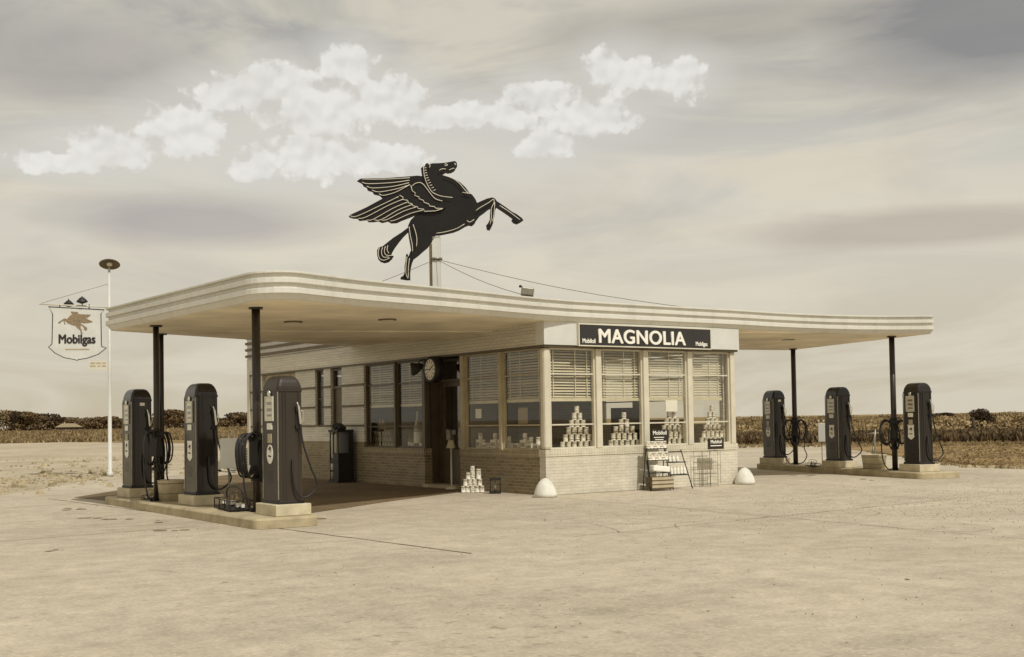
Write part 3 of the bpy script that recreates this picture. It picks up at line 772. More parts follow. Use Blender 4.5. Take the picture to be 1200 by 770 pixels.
# islands
def island(poly, lab):
    b = MB(); pr = rounded(poly,[.18]*4,6)
    rings = [[(p.x,p.y,z) for p in offset(pr, d)] for d,z in ((0,0),(0,.12),(-.02,.143),(-.05,.15))]
    a = sum(pr[i].x*pr[(i+1) % len(pr)].y-pr[(i+1) % len(pr)].x*pr[i].y for i in range(len(pr)))
    b.loft(rings,None,True,True); o = b.build('pump_island', M['kerb']); tag(o, lab, 'pump island','raised concrete pump islands')
island([(-7.24,-2.88),(-6.24,-2.88),(-6.24,4.75),(-7.24,4.75)], 'long raised concrete island under the left row of pumps')
island([(9.14,-1.95),(10.3,-2.28),(12.25,4.7),(11.05,4.95)], 'long raised concrete island under the right row of pumps')

# hose coils hung on the canopy poles
def coil(x, y, z, yaw, lab, n=5, big=1.0, zb=.16):
    root = empty('air_hose', (x,y,0), yaw, lab, 'hose', 'air and water hoses hung on canopy poles')
    b = MB(); rr = random.Random(int(abs(x*100)))
    for s in (-1,1):
        for k in range(n):
            rx = (.13+.03*rr.random())*big; rz = (.26+.05*rr.random())*big; cx = s*(.17+rr.uniform(-.03,.03)); cy=.03*k-.06
            b.tube([(cx+rx*math.cos(t*math.pi/10), cy+.01*math.sin(t), z+rz*math.sin(t*math.pi/10)) for t in range(20)],.014,None,7,True)
    for k in range(n): 
        cx=rr.uniform(-.05,.05); b.tube([(cx+.10*math.cos(t*math.pi/10), -.09-.02*k, z-.1+.33*math.sin(t*math.pi/10)) for t in range(20)],.013,None,7,True)
    b.tube(smooth_pts([(-.28,0,z),(-.30,0,z-.4),(-.26,-.02,.35),(-.16,0,zb+.02),(-.05,0,zb+.03)],6),.014,None,7)
    b.tube(smooth_pts([(.26,0,z-.1),(.24,0,z-.5),(.30,-.02,.4),(.2,0,zb+.05),(.06,0,zb+.02)],6),.014,None,7)
    b.build('hose_loops', M['black'], root)
    c = MB(); c.box(-.08,.08,-.09,.09,z-.15,z+.28); c.lathe([(.095,z-.4),(.095,z-.34)],(0,0,0),None,14); c.lathe([(.095,z+.3),(.095,z+.34)],(0,0,0),None,14)
    c.tube([(-.22,0,z+.27),(.22,0,z+.27)],.018,None,8); c.build('hose_hanger', M['black'], root)
    return root
coil(-6.66,-1.5,1.02,R(25),'black hose coil on left pole next to brown pump',7,1.15)
coil(-6.98,2.3,1.10,R(25),'dark hose hung on left pole between far and middle pumps',3)
coil(9.78,-.80,1.06,R(-50),'black hose coil on the right pole beside the rightmost pump',5)
coil(11.05,3.42,1.10,R(-50),'black hose coil on the pole beside the leftmost right island pump',5)

# bottle carriers / buckets on islands
def bottle_rack(x,y,z,yaw,lab,n=8,scale=1):
    root = empty('bottle_carrier',(x,y,z),yaw,lab,'bottle carrier','bottle carriers on the islands'); root.scale=(scale,)*3
    b = MB(); L=.62; Wd=.2
    for zz in (.03,.16): 
        b.tube([(-L,-Wd,zz),(L,-Wd,zz),(L,Wd,zz),(-L,Wd,zz)],.010,None,6,True,False)
    for xx in (-L,-L/3,L/3,L):
        for yy in (-Wd,Wd): b.tube([(xx,yy,0),(xx,yy,.17)],.009,None,6)
    b.box(-L,L,-Wd,Wd,.02,.032); b.tube(smooth_pts([(-L,0,.16),(-L*.9,0,.3),(0,0,.36),(L*.9,0,.3),(L,0,.16)],4),.010,None,6)
    b.build('frame',M['black'],root)
    for k in range(n):
        o = bpy.data.objects.new('bottle', BOT); col.objects.link(o); o.parent=root
        o.location=(-L+.08+(2*L-.16)*k/(n-1), random.uniform(-.1,.1), .035); o.rotation_euler=(random.uniform(-.15,.15),random.uniform(-.2,.2),0); o.scale=(.9,.9,random.uniform(.8,1.1))
    return root
bottle_rack(-6.72,-.72,.151,R(80),'low wire bottle carrier on left island before the middle pump')
bottle_rack(-6.85,3.10,.151,R(60),'small wire bottle carrier beside the far left pump',4,.45)
bottle_rack(10.45,2.30,.151,R(60),'small wire bottle carrier left of the middle right pump',5,.5)
def bucket(x,y,lab,r=.24,h=.36,mat='pedestal'):
    root = empty('bucket',(x,y,.151),0,lab,'bucket')
    b=MB(); b.lathe([(r*.86,0),(r,h),(r*1.04,h+.015),(r*.93,h+.01),(r*.85,h*.5),(r*.8,.03)],(0,0,0),M[mat],28); b.build('shell',None,root)
    b=MB(); b.lathe([(r*.915,h*.35),(r*.925,h*.38)],(0,0,0),M['string'],28,cap=False); b.lathe([(r*1.0,h*.85),(r*1.01,h*.88)],(0,0,0),M['string'],28,cap=False); b.build('hoop',None,root)
    return root
bucket(-6.75,2.25,'pale round tub on left island between far and middle pumps')
bucket(10.15,.10,'pale round tub on right island between middle and right pumps',.30,.34)
# standpipe rising behind the tub
sp = empty('standpipe',(11.0,.75,.0),0,'thin standpipe with crossbar handle behind the right island tub','standpipe')
b=MB(); b.tube([(0,0,0),(0,0,.8),(.03,-.03,1.12)],[.05,.035,.018],None,8); b.tube([(-.16,.1,1.0),(.16,-.1,1.02)],.016,None,8); b.tube([(0,0,.75),(-.05,.02,.5),(.12,-.1,.05)],.025,None,8); b.build('pipe',M['metal'],sp)
# paper towel / service boxes on posts
def box_post(x,y,yaw,lab,z0=.78,h=.50,w=.26):
    root = empty('towel_box',(x,y,.15),yaw,lab,'towel dispenser','service boxes on the pump islands')
    MB().lathe([(.09,0),(.09,.02),(.014,.03),(.014,z0)],(0,0,0),M['metal'],12).build('post',None,root)
    MB().box(-w/2,w/2,-.09,.09,z0-.15,z0-.15+h,M['white'],None,.012).build('cabinet',None,root)
    MB().box(w/2+.002,w/2+.09,-.085,.085,z0-.13,z0-.15+h-.02,M['black'],None,.01).build('dark_panel',None,root)
    b=MB()
    for xx in (-.08,.05): b.lathe([(.02,z0-.15+h),(.035,z0-.1+h),(.03,z0-.06+h)],(xx,0,0),M['tan'],10)
    b.build('knob',None,root)
box_post(-6.55,-.05,R(-15),'white service box on a thin post beside the middle left pump')
box_post(11.0,2.45,R(-50),'slim white service box on a post left of the middle right pump',.78,.5,.18)

# trash drum behind the building corner
td = empty('trash_drum',(.30,16.6,-.004),0,'pale banded drum standing behind the building beyond the pumps','drum')
b=MB(); pr=[]
for k in range(9): pr += [(.28,.0+k*.085),(.28,.05+k*.085),(.265,.055+k*.085),(.265,.08+k*.085)]
b.lathe(pr,(0,0,0),M['white'],28); b.build('shell',None,td)
b=MB()
for k in range(9): b.lathe([(.2665,.057+k*.085),(.2665,.078+k*.085)],(0,0,0),M['string'],28,cap=False)
b.build('band',None,td)
cr = MB(); cr.box(-.4,.4,-.25,.25,.06,.34,M['offwhite'],None,.01); cr.box(-.42,.42,-.27,.27,0,.06,M['black']); o=cr.build('crate',None,None,(-.25,18.0,-.003)); tag(o,'low pale crate on dark base behind the middle left pump','crate')

# ------------------------------------------------------------------ display racks at the front wall
rk = empty('oil_rack',(2.62,-.32,.001),R(-6),'dark wire rack of oil bottles with Mobiloil sign at front wall','display rack')
b = MB()
for s in (-.24,.24):
    b.tube([(s-.05,-.20,0),(s,.02,1.0)],.011,None,6); b.tube([(s,.16,0),(s,.02,1.0)],.010,None,6)
for (z,y) in ((.86,-.03),(.62,-.08),(.36,-.13),(.04,-.19)): b.tube([(-.27,y,z),(.25,y,z)],.012,None,6); b.box(-.26,.25,y-.02,y+.13,z-.012,z)
b.tube([(.22,.0,.78),(.70,.10,.78)],.010,None,6)
for s in (.30,.72): b.tube([(s-.06,.04,.82),(s+.08*(s>.5),-.16,.0)],.011,None,6)
for (z,y) in ((.30,-.12),(.56,-.04)): b.tube([(.28,y,z),(.72,y,z)],.011,None,6); b.box(.28,.72,y-.02,y+.12,z-.012,z)
b.tube([(-.26,-.02,.62),(-.30,-.19,.0)],.014,None,6)
b.build('frame',M['black'],rk)
sp_ = MB(); sp_.box(-.18,.24,-.01,.015,.96,1.26,M['sign'],Matrix.Rotation(R(4),4,'Y')); sgn = sp_.build('sign_board',None,rk)
text('Mobiloil','lettering',.115,M['paper'],sgn,face(-.0+.09,-.0125,1.145),.002,.002,.95)
b=MB(); b.box(-.06,.20,-.0135,-.0115,1.08,1.095); b.box(-.03,.18,-.0135,-.0115,1.035,1.05); b.build('rule_line',M['paper'],sgn)
QB = bottle_mesh(M['can'],.19,.036)
def putb(me,x,y,z,s=1,name='bottle',par=rk):
    o=bpy.data.objects.new(name,me); col.objects.link(o); o.parent=par; o.location=(x,y,z); o.scale=(1,1,s)
for r_,(z,y) in enumerate(((.86,-.0),(.62,-.05))):
    for k in range(6): putb(CM[k%2],-.21+.083*k,y,z,1.1 if r_==0 else 1.25,'can')
for k in range(5): putb(QB,.32+.085*k,-.08,.30,1)
for k in range(3): putb(QB,.34+.1*k,-.0,.56,.8)
b=MB(); b.box(-.30,.24,-.26,-.02,.03,.28,M['wood'],None,.004)
for z in (.09,.17,.25): b.box(-.305,.245,-.264,-.2605,z-.03,z+.025,M['tan'])
b.build('crate',None,rk)
b=MB(); b.box(-.26,.16,-.2,-.04,.38,.50,M['paper'],Matrix.Rotation(R(6),4,'Y'),.02); b.build('paper_bundle',None,rk)

rb = empty('wire_basket_stand',(4.12,-.22,.001),0,'empty wire basket stand with dark sign at front wall','display rack')
b=MB()
for x in (-.24,.24,.02):
    for y in (-.12,.12): b.tube([(x,y,0),(x,y,.78)],.006,None,6)
for z in (.05,.28,.52,.76):
    b.tube([(-.24,-.12,z),(.24,-.12,z),(.24,.12,z),(-.24,.12,z)],.006,None,5,True,False)
    for k in range(5): b.tube([(-.24+.12*k,-.12,z),(-.24+.12*k,.12,z)],.003,None,4)
for k in range(9): b.tube([(-.24+.06*k,-.12,.05),(-.24+.06*k,-.12,.78)],.0025,None,4)
b.tube([(.24,.0,.78),(.44,.0,.76),(.44,0,.05)],.005,None,5); b.tube([(.24,.0,.45),(.44,0,.45)],.005,None,5)
b.build('frame',M['metal'],rb)
sp_=MB(); sp_.box(-.06,.40,-.16,-.135,.80,1.02,M['sign']); sgn=sp_.build('sign_board',None,rb)
text('Mobiloil','lettering',.105,M['paper'],sgn,face(.17,-.1625,.925),.002,.002,1)
b=MB(); b.box(.0,.33,-.1635,-.1615,.865,.885); b.build('rule_line',M['paper'],sgn)

# ------------------------------------------------------------------ flying horse
def U(u,v): return ((u-541)/4.8125, -(v-490)/4.8125)   # crop pixels -> sign units (photo pixels) about the pole head
BODY=[(462,95),(470,88),(485,84),(488,70),(500,66),(512,72),(530,68),(560,68),(600,66),(640,59),(656,57),(666,66),(667,85),(660,95),(650,112),(632,122),(612,125),(600,121),(585,130),(578,136),(610,142),(650,158),(685,180),(715,210),(735,240),(750,250),(768,275),(778,298),(800,288),(835,274),(865,268),(880,275),(890,290),(905,300),(940,325),(975,352),(1000,365),(1030,388),(1038,400),(1020,412),(1000,422),(980,415),(970,402),(978,392),(950,370),(915,345),(885,325),(878,342),(875,370),(868,395),(866,412),(858,432),(845,455),(830,450),(826,428),(838,415),(848,395),(850,360),(852,330),(836,338),(815,355),(790,372),(770,397),(760,415),(745,428),(725,424),(705,432),(670,452),(640,463),(600,471),(560,478),(540,478),(530,500),(510,525),(490,550),(465,570),(440,592),(412,612),(403,632),(396,660),(392,690),(392,730),(368,730),(352,726),(337,724),(340,713),(354,705),(362,688),(362,650),(368,620),(371,585),(378,580),(385,598),(394,572),(400,562),(395,530),(388,490),(383,450),(385,420),(400,390),(425,365),(470,340),(505,320),(490,260),(475,190),(468,140),(464,115)]
WING1=[(400,195),(350,225),(245,265),(150,315),(60,355),(50,365),(70,372),(98,373),(106,386),(148,382),(158,394),(188,394),(212,390),(236,400),(268,392),(286,403),(318,402),(345,390),(400,370),(440,352),(480,350),(540,346),(580,335),(600,322),(585,285),(545,262),(515,235),(495,200),(470,180),(440,178),(418,185)]
WING2=[(472,140),(440,136),(390,140),(250,148),(125,147),(112,152),(98,162),(125,176),(134,192),(152,200),(158,216),(184,224),(192,238),(224,246),(240,262),(275,257),(320,240),(402,196),(440,180),(480,190)]
TAIL=[(384,432),(345,460),(300,488),(265,515),(240,535),(215,542),(207,560),(208,590),(214,612),(228,625),(248,631),(270,626),(288,610),(300,592),(285,588),(292,570),(305,548),(330,515),(356,484),(386,455)]
PANELS=[('body',BODY,0,.10),('wing',WING1,-.035,.17),('wing',WING2,.012,.074),('tail',TAIL,.012,.074)]
LINES=[[(478,92),(480,130),(490,170),(505,205),(525,235),(555,252),(590,262),(640,268)],
 [(412,200),(430,185),(455,180),(475,190),(495,215),(520,250),(545,275),(582,287)],
 [(405,195),(412,225),(430,240),(425,252),(450,262),(450,272),(475,282),(478,293),(505,303),(510,315),(535,318),(545,328),(585,330)],
 [(340,250),(360,262),(358,275),(385,280),(390,295),(410,300),(415,312),(440,318),(445,328),(475,332),(480,345),(540,343),(580,332)],
 [(60,362),(100,365),(245,300),(335,258)],[(106,378),(148,372),(270,310),(362,272)],[(155,388),(190,385),(300,325),(385,290)],[(195,388),(235,388),(330,335),(410,305)],[(240,393),(275,385),(360,342),(432,320)],[(285,396),(318,390),(400,355),(470,338)],
 [(128,155),(240,158),(400,152)],[(130,172),(165,182),(300,178),(398,166)],[(155,195),(190,207),(300,200),(395,180)],[(185,218),(225,230),(320,215),(385,196)],[(225,240),(250,250),(320,232),(400,190)],
 [(590,140),(640,158),(680,188),(710,225),(730,245)],[(695,240),(745,248)],
 [(770,345),(800,325),(845,300),(870,282),(874,300),(858,335),(858,380),(850,425)],[(878,300),(872,370),(862,410)],[(905,318),(960,355),(1020,402)],
 [(720,400),(735,410),(760,395)],[(545,470),(600,462),(660,445),(705,420)],
 [(392,430),(398,480),(408,530),(410,572)],[(415,418),(428,460),(435,500),(432,545)],
 [(378,600),(372,640),(370,690),(382,725)],[(392,610),(385,660),(384,722)],
 [(222,545),(216,580),(225,610),(250,618),(280,605)],[(240,545),(234,575),(245,600),(275,600)],[(256,540),(250,570),(262,590),(290,592)],[(270,535),(266,560),(276,580)]]
LINES += [[(598,80),(606,76),(614,82),(606,87),(598,84)],[(566,112),(585,104),(604,106)],[(652,74),(660,78),(656,84)],[(622,112),(640,104),(652,102)],[(505,72),(516,84),(510,96)]]
for k in range(10):
    t=k/9; LINES.append([(480+44*t*t+6*t, 98+130*t),(494+44*t*t+6*t, 96+126*t)])
ph = empty('flying_horse_sign',(.30,4.54,5.76),R(-34.9)*1.0+0,'big dark winged horse neon sign on a white pole above the roof','sign')
KS=.0197
def panel(poly,y0,d,mat,k,mirror=False):
    b=MB(); P=[(U(u,v)[0]*k*(-1 if mirror else 1),U(u,v)[1]*k) for u,v in poly]; b.prism(P,d,None,None,y0); return b
for nm,poly,y0,d in PANELS: panel(poly,y0,d,None,KS).build(nm,M['pegasus'],ph)
for L in LINES:
    nt_=MB()
    yy=-.062
    pts=[(U(u,v)[0]*KS,yy,U(u,v)[1]*KS) for u,v in L]
    pts=smooth_pts(pts,3) if len(pts)>2 and L not in (LINES[2],LINES[3]) else pts
    nt_.tube(pts,.0085,None,6); nt_.build('neon_tube',M['tube'],ph)
# pole
ph_p=MB(); ph_p.box(-.095,.095,.0,.19,-2.3,.03,M['white'],None,.01); 
ph_p.box(-.16,-.10,.02,.14,-2.3,-.15,M['string']); ph_p.lathe([(.14,-.52),(.14,-.47)],(0,.09,0),M['metal'],16)
ph_p.build('pole',None,ph)
gw=MB(); hub=Vector((.30,4.54,5.25))
for e in ((-3.2,6.3,3.95),(4.35,.05,3.86),(.35,.15,3.86),(3.0,10.0,4.05)):
    a=hub; e=Vector(e); gw.tube([a.lerp(e,t/8)+Vector((0,0,-.12*math.sin(math.pi*t/8))) for t in range(9)],.006,None,5)
o=gw.build('guy_wire',M['string']); o.parent=ph; o.matrix_parent_inverse=(Matrix.Translation(ph.location)@Matrix.Rotation(ph.rotation_euler[2],4,'Z')).inverted()
# flood lamp on the canopy roof
fl=empty('flood_lamp',(.02,.62,3.80),R(-35),'small dark flood lamp on the roof edge right of the horse','lamp')
MB().box(-.13,.13,-.12,.14,.20,.38,M['metal'],Matrix.Rotation(R(8),4,'Y'),.03).build('housing',None,fl)
MB().lathe([(.015,0),(.015,.22)],(0,0,0),M['string'],8).box(-.1,.1,-.1,.1,0,.02,M['string']).build('bracket',None,fl)
MB().lathe([(.02,.38),(.035,.40),(.02,.43)],(-.1,0,0),M['black'],10).build('cap',None,fl)

# small emblems (horse) for pumps
def small_horse(parent,mtx,k,mat,mirror,t=.002,name='horse_emblem'):
    b=MB()
    for nm,poly,y0,d in PANELS:
        P=[(U(u,v)[0]*k*(-1 if mirror else 1),U(u,v)[1]*k) for u,v in poly]
        b.prism(P,-t*(1.0 if nm=='body' else (1.35 if poly is WING1 else .7)),None,mtx)
    return b.build(name,mat,parent)
for pl,x,z,v in EMB:
    mt=Matrix.Translation((x-.0095,-.0,z+.02))@Matrix.Rotation(R(-90),4,'Z')
    small_horse(pl,mt,.00065,M['emblem'],True,.0015)
    text('Mobilgas','lettering',.034,M['emblem'],pl,Matrix.Translation((x-.0095,0,z-.072))@Matrix.Rotation(R(-90),4,'Z')@FRONT,.0008,.0006,.95)

# ------------------------------------------------------------------ roadside shield sign on its pole
sgp=empty('roadside_sign',(-3.36,17.72,0),0,'tall white pole with hanging winged horse shield and disc lamp','sign')
YAW=R(-20)
def LM(m): return Matrix.Rotation(YAW,4,'Z')@m
b=MB(); b.lathe([(.10,0),(.09,0.1),(.065,.12),(.05,3.0),(.035,6.35)],(0,0,0),M['white'],16); b.build('pole',None,sgp)
b=MB(); tilt=Matrix.Translation((0,-.05,6.46))@Matrix.Rotation(R(-22),4,'Z')@Matrix.Rotation(R(-24),4,'X')
b.lathe([(.05,.10),(.12,.08),(.27,.02),(.31,-.015),(.29,-.02),(.12,.04)],(0,0,0),M['string'],28,tilt); b.lathe([(.02,-.06),(.08,-.04),(.09,.03)],(0,0,0),M['lamp_glass'],16,tilt); b.build('disc_lamp',None,sgp)
b=MB(); b.tube([LM(Matrix.Identity(4))@Vector(p) for p in ((-2.0,0,5.22),(.05,0,5.14))],.022,None,8); b.build('arm',M['offwhite'],sgp)
b=MB(); b.tube([LM(Matrix.Identity(4))@Vector(p) for p in ((-1.95,0,5.24),(0,0,5.86))],.006,None,5); b.build('stay_wire',M['string'],sgp)
# shield
CX,CZ=-.94,4.44
SH=[(-.80,.70),(.80,.62),(.70,.50),(.71,-.42),(.72,-.50),(.86,-.54),(.62,-.74),(.30,-.86),(.05,-.90),(0,-.925),(-.05,-.90),(-.36,-.84),(-.62,-.70),(-.80,-.52),(-.70,-.42),(-.68,.48)]
b=MB(); b.prism([(x+CX,z+CZ) for x,z in SH],.05,M['white'],LM(Matrix.Identity(4)),-.025); sh=b.build('shield',None,sgp)
b=MB(); pts=[LM(Matrix.Identity(4))@Vector((x+CX,-.028,z+CZ)) for x,z in SH]; b.tube(pts,.014,None,6,True,False); b.build('shield_outline',M['black'],sh)
small_horse(sh,LM(Matrix.Translation((CX-.03,-.028,CZ+.13))),.0048,M['pegasus_small'],True,.012)
text('Mobilgas','lettering',.38,M['black'],sh,LM(face(CX+.01,-.036,CZ-.40)),.005,.012,.80)
b=MB(); b.box(CX-.33,CX+.36,-.036,-.027,CZ-.60,CZ-.565,None,LM(Matrix.Identity(4))); b.build('rule_line',M['tan'],sh)
b=MB()
for x in (-1.42,-.58): b.tube([LM(Matrix.Identity(4))@Vector((x,0,z)) for z in (4.98,5.22)],.018,None,8)
b.build('hanger',M['black'],sgp)
b=MB()
for (x,z,y,s) in ((-.78,5.34,-.03,.85),(-1.18,5.26,.16,.8)):
    m_=LM(Matrix.Translation((x,y,z)))@Matrix.Rotation(R(12 if y<0 else -12),4,'X')
    b.lathe([(.03*s,.10),(.07*s,.085),(.17*s,.0),(.20*s,-.05),(.18*s,-.055),(.05*s,-.10)],(0,0,0),None,22,m_)
    b.tube([LM(Matrix.Identity(4))@Vector(p) for p in ((x,y,z+.09),(x,y*.5,z+.13),(x,0,5.19))],.014,None,6)
b.build('sign_lamp',M['black'],sgp)
b=MB(); b.box(-.60,-.06,-.02,.02,3.24,3.50,M['offwhite'],LM(Matrix.Identity(4))); ss=b.build('lower_sign_board',None,sgp)
b=MB()
for (x0,x1,z) in ((-.55,-.42,3.435),(-.38,-.24,3.435),(-.21,-.10,3.435),(-.56,-.40,3.345),(-.34,-.26,3.345),(-.22,-.10,3.345)): b.box(x0,x1,-.026,-.021,z-.022,z+.022,None,LM(Matrix.Identity(4)))
b.build('faded_lettering',M['tan'],ss)

# ------------------------------------------------------------------ vegetation and the far field
CAM=Vector((-13.889,-18.791,1.5))
def polar(px,D):   # px: bearing in photo columns, used only to lay out far things by compass bearing
    az=R(34.9)+math.atan((px-600)/1385.); return CAM.x+D*math.sin(az), CAM.y+D*math.cos(az)
def leaves(b, c, rx, ry, rz, n, s, rr, mi=0):
    for _ in range(n):
        while True:
            p=Vector((rr.uniform(-1,1),rr.uniform(-1,1),rr.uniform(-1,1)))
            if .25<p.length<1: break
        q=Vector((c[0]+p.x*rx,c[1]+p.y*ry,c[2]+p.z*rz)); e=Matrix.Rotation(rr.uniform(0,6.28),3,'Z')@Matrix.Rotation(rr.uniform(-1.2,1.2),3,'X')
        t=s*rr.uniform(.6,1.4); vs=[b.bm.verts.new(q+e@Vector(v)*t) for v in ((-.5,0,-.4),(.5,.1,-.3),(.4,0,.4),(-.3,-.1,.45))]
        f=b.bm.faces.new(vs); f.material_index=mi
def tree(x,y,w,h,lab,seed,mat='leaf',group='trees along the left horizon',zb=-.03,name='tree',dens=1.0):
    rr=random.Random(seed); root=empty(name,(x,y,zb),0,lab,'tree' if name=='tree' else 'bush',group)
    t=MB(); t.tube([(0,0,0),(w*.02,0,h*.3),(0,w*.02,h*.6)],[w*.045,w*.035,w*.015],None,7)
    for k in range(4):
        a=rr.uniform(0,6.28); t.tube([(0,0,h*.22),(math.cos(a)*w*.15,math.sin(a)*w*.15,h*.45),(math.cos(a)*w*.3,math.sin(a)*w*.3,h*.6)],[w*.025,w*.018,w*.008],None,5)
    t.build('trunk',M['bark'],root)
    c=MB(); c.mi(M[mat]); c.mi(M['leaf_dark'])
    n=9
    for k in range(n):
        a=rr.uniform(0,6.28); d=rr.uniform(0,.36)*w; s=rr.uniform(.16,.28)
        leaves(c,(math.cos(a)*d,math.sin(a)*d,h*rr.uniform(.42,.78)),w*s,w*s,h*rr.uniform(.13,.22),int(300*dens),w*.036,rr,rr.choice((0,0,1)))
    leaves(c,(0,0,h*.33),w*.46,w*.46,h*.28,int(420*dens),w*.042,rr,0)
    c.build('crown',None,root)
tl=[(14,470,16,8.6),(30,455,12,8.2),(45,480,15,8.0),(58,470,13,7.6),(79,500,16,7.4),(84,505,11,6.6),(96,480,12,6.6),(108,500,13,6.6),(118,470,14,6.8),(132,490,11,6.2),(144,485,10,6.4),(158,470,11,6.4),(172,500,14,7.0),(189,470,10,6.6),(205,440,15,8.8),(218,470,10,6.2),(243,500,11,6.4),(262,520,13,6.2),(281,480,15,8.0),(296,520,9,6.0)]
wh=['at the left edge of photo','second from the left edge','third from the left edge','left of the far farmhouse roof','directly behind the far farmhouse','just right of the far farmhouse','right of the farmhouse, low and wide','midway between farmhouse and sign pole','just left of the sign pole','seen right against the sign pole','between sign pole and far left pump','just left of the far left pump','behind the far left pump','behind the far pump and left pole','with ragged top between the two left pumps','just left of the middle left pump','just right of the middle left pump','left of the round-crowned far tree','rounded crown between middle pump and near pole','behind the near left pole']
for i,((px,D,w,h),lb) in enumerate(zip(tl,wh)):
    x,y=polar(px,D); tree(x,y,w*1.12,h*(1.0 if h>7.9 else .84),'far tree '+lb,100+i,'leaf' if i%3 else 'scrub_dark')
# right bushes
x,y=polar(1150,118); tree(x,y,2.9,2.0,'dark lone bush standing above the scrub at far right',200,'leaf_dark','bushes in the right field',name='bush')
x,y=polar(1105,300); tree(x,y,6,1.7,'low dark bush on the right horizon beside last pump',201,'leaf_dark','bushes in the right field',name='bush')
# farmhouse
hx,hy=polar(80,440); fh=empty('farmhouse',(hx,hy,-.02),R(-14),'tiny pale roofed farmhouse far off among trees at left','house')
fh.scale=(.72,.72,.62)
b=MB(); b.box(-5.6,5.6,-3,3,0,2.5,M['interior']); b.build('wall',None,fh)
b=MB(); b.loft([[(-6.4,-3.8,2.5),(6.4,-3.8,2.5),(6.4,3.8,2.5),(-6.4,3.8,2.5)],[(-3.0,-.2,4.6),(3.0,-.2,4.6),(3.0,.2,4.6),(-3.0,.2,4.6)]],M['shingle']); b.build('roof',None,fh)
for xx in (-4,-1.6,1.2,3.8): MB().box(xx-.5,xx+.5,-3.03,-3.005,.8,2.0).build('window',M['interior_dark'],fh)
MB().box(-2.2,-1.6,-.3,.3,4.2,5.3).build('chimney',M['tan'],fh)
# fence posts on the right
for i,(px,D) in enumerate(((1139,85),(1047,96),(893,100))):
    x,y=polar(px,D); b=MB(); b.lathe([(.10,0),(.09,1.15),(.05,1.2)],(0,0,0),None,8); o=b.build('fence_post',M['bark'],None,(x,y,-.03)); tag(o,['lone thin fence post in the weeds at far right','thin fence post beside right canopy pole','thin fence post left of the leftmost right pump'][i],'post','fence posts in the right field')

def tufts(name,mats,spots,lab,wide=.02):
    """spots: (x,y,size) clumps of blades, one stuff object"""
    verts=[];faces=[];mi=[];rr=random.Random(len(spots))
    for (x,y,s) in spots:
        k=rr.randrange(len(mats))
        for _ in range(rr.randint(6,10)):
            a=rr.uniform(0,6.28); l=rr.uniform(.2,.7)*s; bx=x+rr.uniform(-.35,.35)*s; by=y+rr.uniform(-.35,.35)*s; w=s*rr.uniform(.05,.13)
            dx,dy=math.cos(a)*l*.6,math.sin(a)*l*.6; px_,py_=-math.sin(a)*w,math.cos(a)*w; h=s*rr.uniform(.22,.7)
            n=len(verts); verts += [(bx-px_,by-py_,-.03),(bx+px_,by+py_,-.03),(bx+dx*.5+px_*.8,by+dy*.5+py_*.8,h*.6),(bx+dx,by+dy,h),(bx+dx*.5-px_*.8,by+dy*.5-py_*.8,h*.6)]
            faces.append((n,n+1,n+2,n+3,n+4)); mi.append(k)
    me=bpy.data.meshes.new(name); me.from_pydata(verts,[],faces); me.update()
    for m in mats: me.materials.append(m)
    me.polygons.foreach_set('material_index',mi)
    o=bpy.data.objects.new(name,me); col.objects.link(o); tag(o,lab,name.replace('_',' '),None,'stuff'); return o
rr=random.Random(11)
# band of dark weeds on the right, scrub beyond it
sp=[]
for _ in range(5200):
    px=rr.uniform(860,1240); D=rr.uniform(64,82); x,y=polar(px,D); sp.append((x,y,rr.uniform(.4,.85)))
tufts('weed_band',[M['weed'],M['leaf_dark'],M['scrub_dark']],sp,'dark band of tall weeds behind the right pump island')
sp=[]
for _ in range(9000):
    px=rr.uniform(855,1250); D=82+ (rr.random()**1.6)*520; x,y=polar(px,D); sp.append((x,y,rr.uniform(.4,.8)*(.8+D/700)))
tufts('scrub_field',[M['scrub'],M['scrub'],M['scrub_dark']],sp,'pale dry scrub stretching to the right horizon')
sp=[]
for _ in range(2000):
    px=rr.uniform(1085,1260); D=rr.uniform(36,62); x,y=polar(px,D); sp.append((x,y,rr.uniform(.04,.11)))
for _ in range(900):
    px=rr.uniform(860,1260); D=rr.uniform(57,66); x,y=polar(px,D); sp.append((x,y,rr.uniform(.10,.22)))
for _ in range(500):
    t=rr.random(); x=15.1+rr.uniform(-.1,.35)+ (0 if t<.5 else (t-.5)*12); y=-6+t*12.4 if t<.5 else .2+(t-.5)*14.6; sp.append((x,y,rr.uniform(.05,.16)))
tufts('rough_grass',[M['scrub'],M['scrub_dark'],M['scrub']],sp,'short rough grass on verge at right')
sp=[]
for _ in range(3600):
    px=rr.uniform(-40,420); D=rr.uniform(128,165); x,y=polar(px,D); sp.append((x,y,rr.uniform(.4,.8)))
for _ in range(6500):
    px=rr.uniform(-40,420); D=165+rr.random()*330; x,y=polar(px,D); sp.append((x,y,rr.uniform(.5,.9)*(.7+D/450)))
tufts('left_pasture',[M['scrub_dark'],M['scrub'],M['weed'],M['scrub']],sp,'brown grass and brush beyond the bare lot at left')
c=MB(); c.mi(M['scrub']); c.mi(M['scrub_dark']); c.mi(M['leaf_dark']); rr=random.Random(21)
for _ in range(420):
    px=rr.uniform(855,1250); D=84+(rr.random()**1.5)*480; x,y=polar(px,D); s_=rr.uniform(.5,1.5)*(.7+D/500)
    leaves(c,(x,y,.25*s_),s_*1.6,s_*1.6,s_*.45,64,s_*.17,rr,rr.choice((0,0,0,1,1,2)))
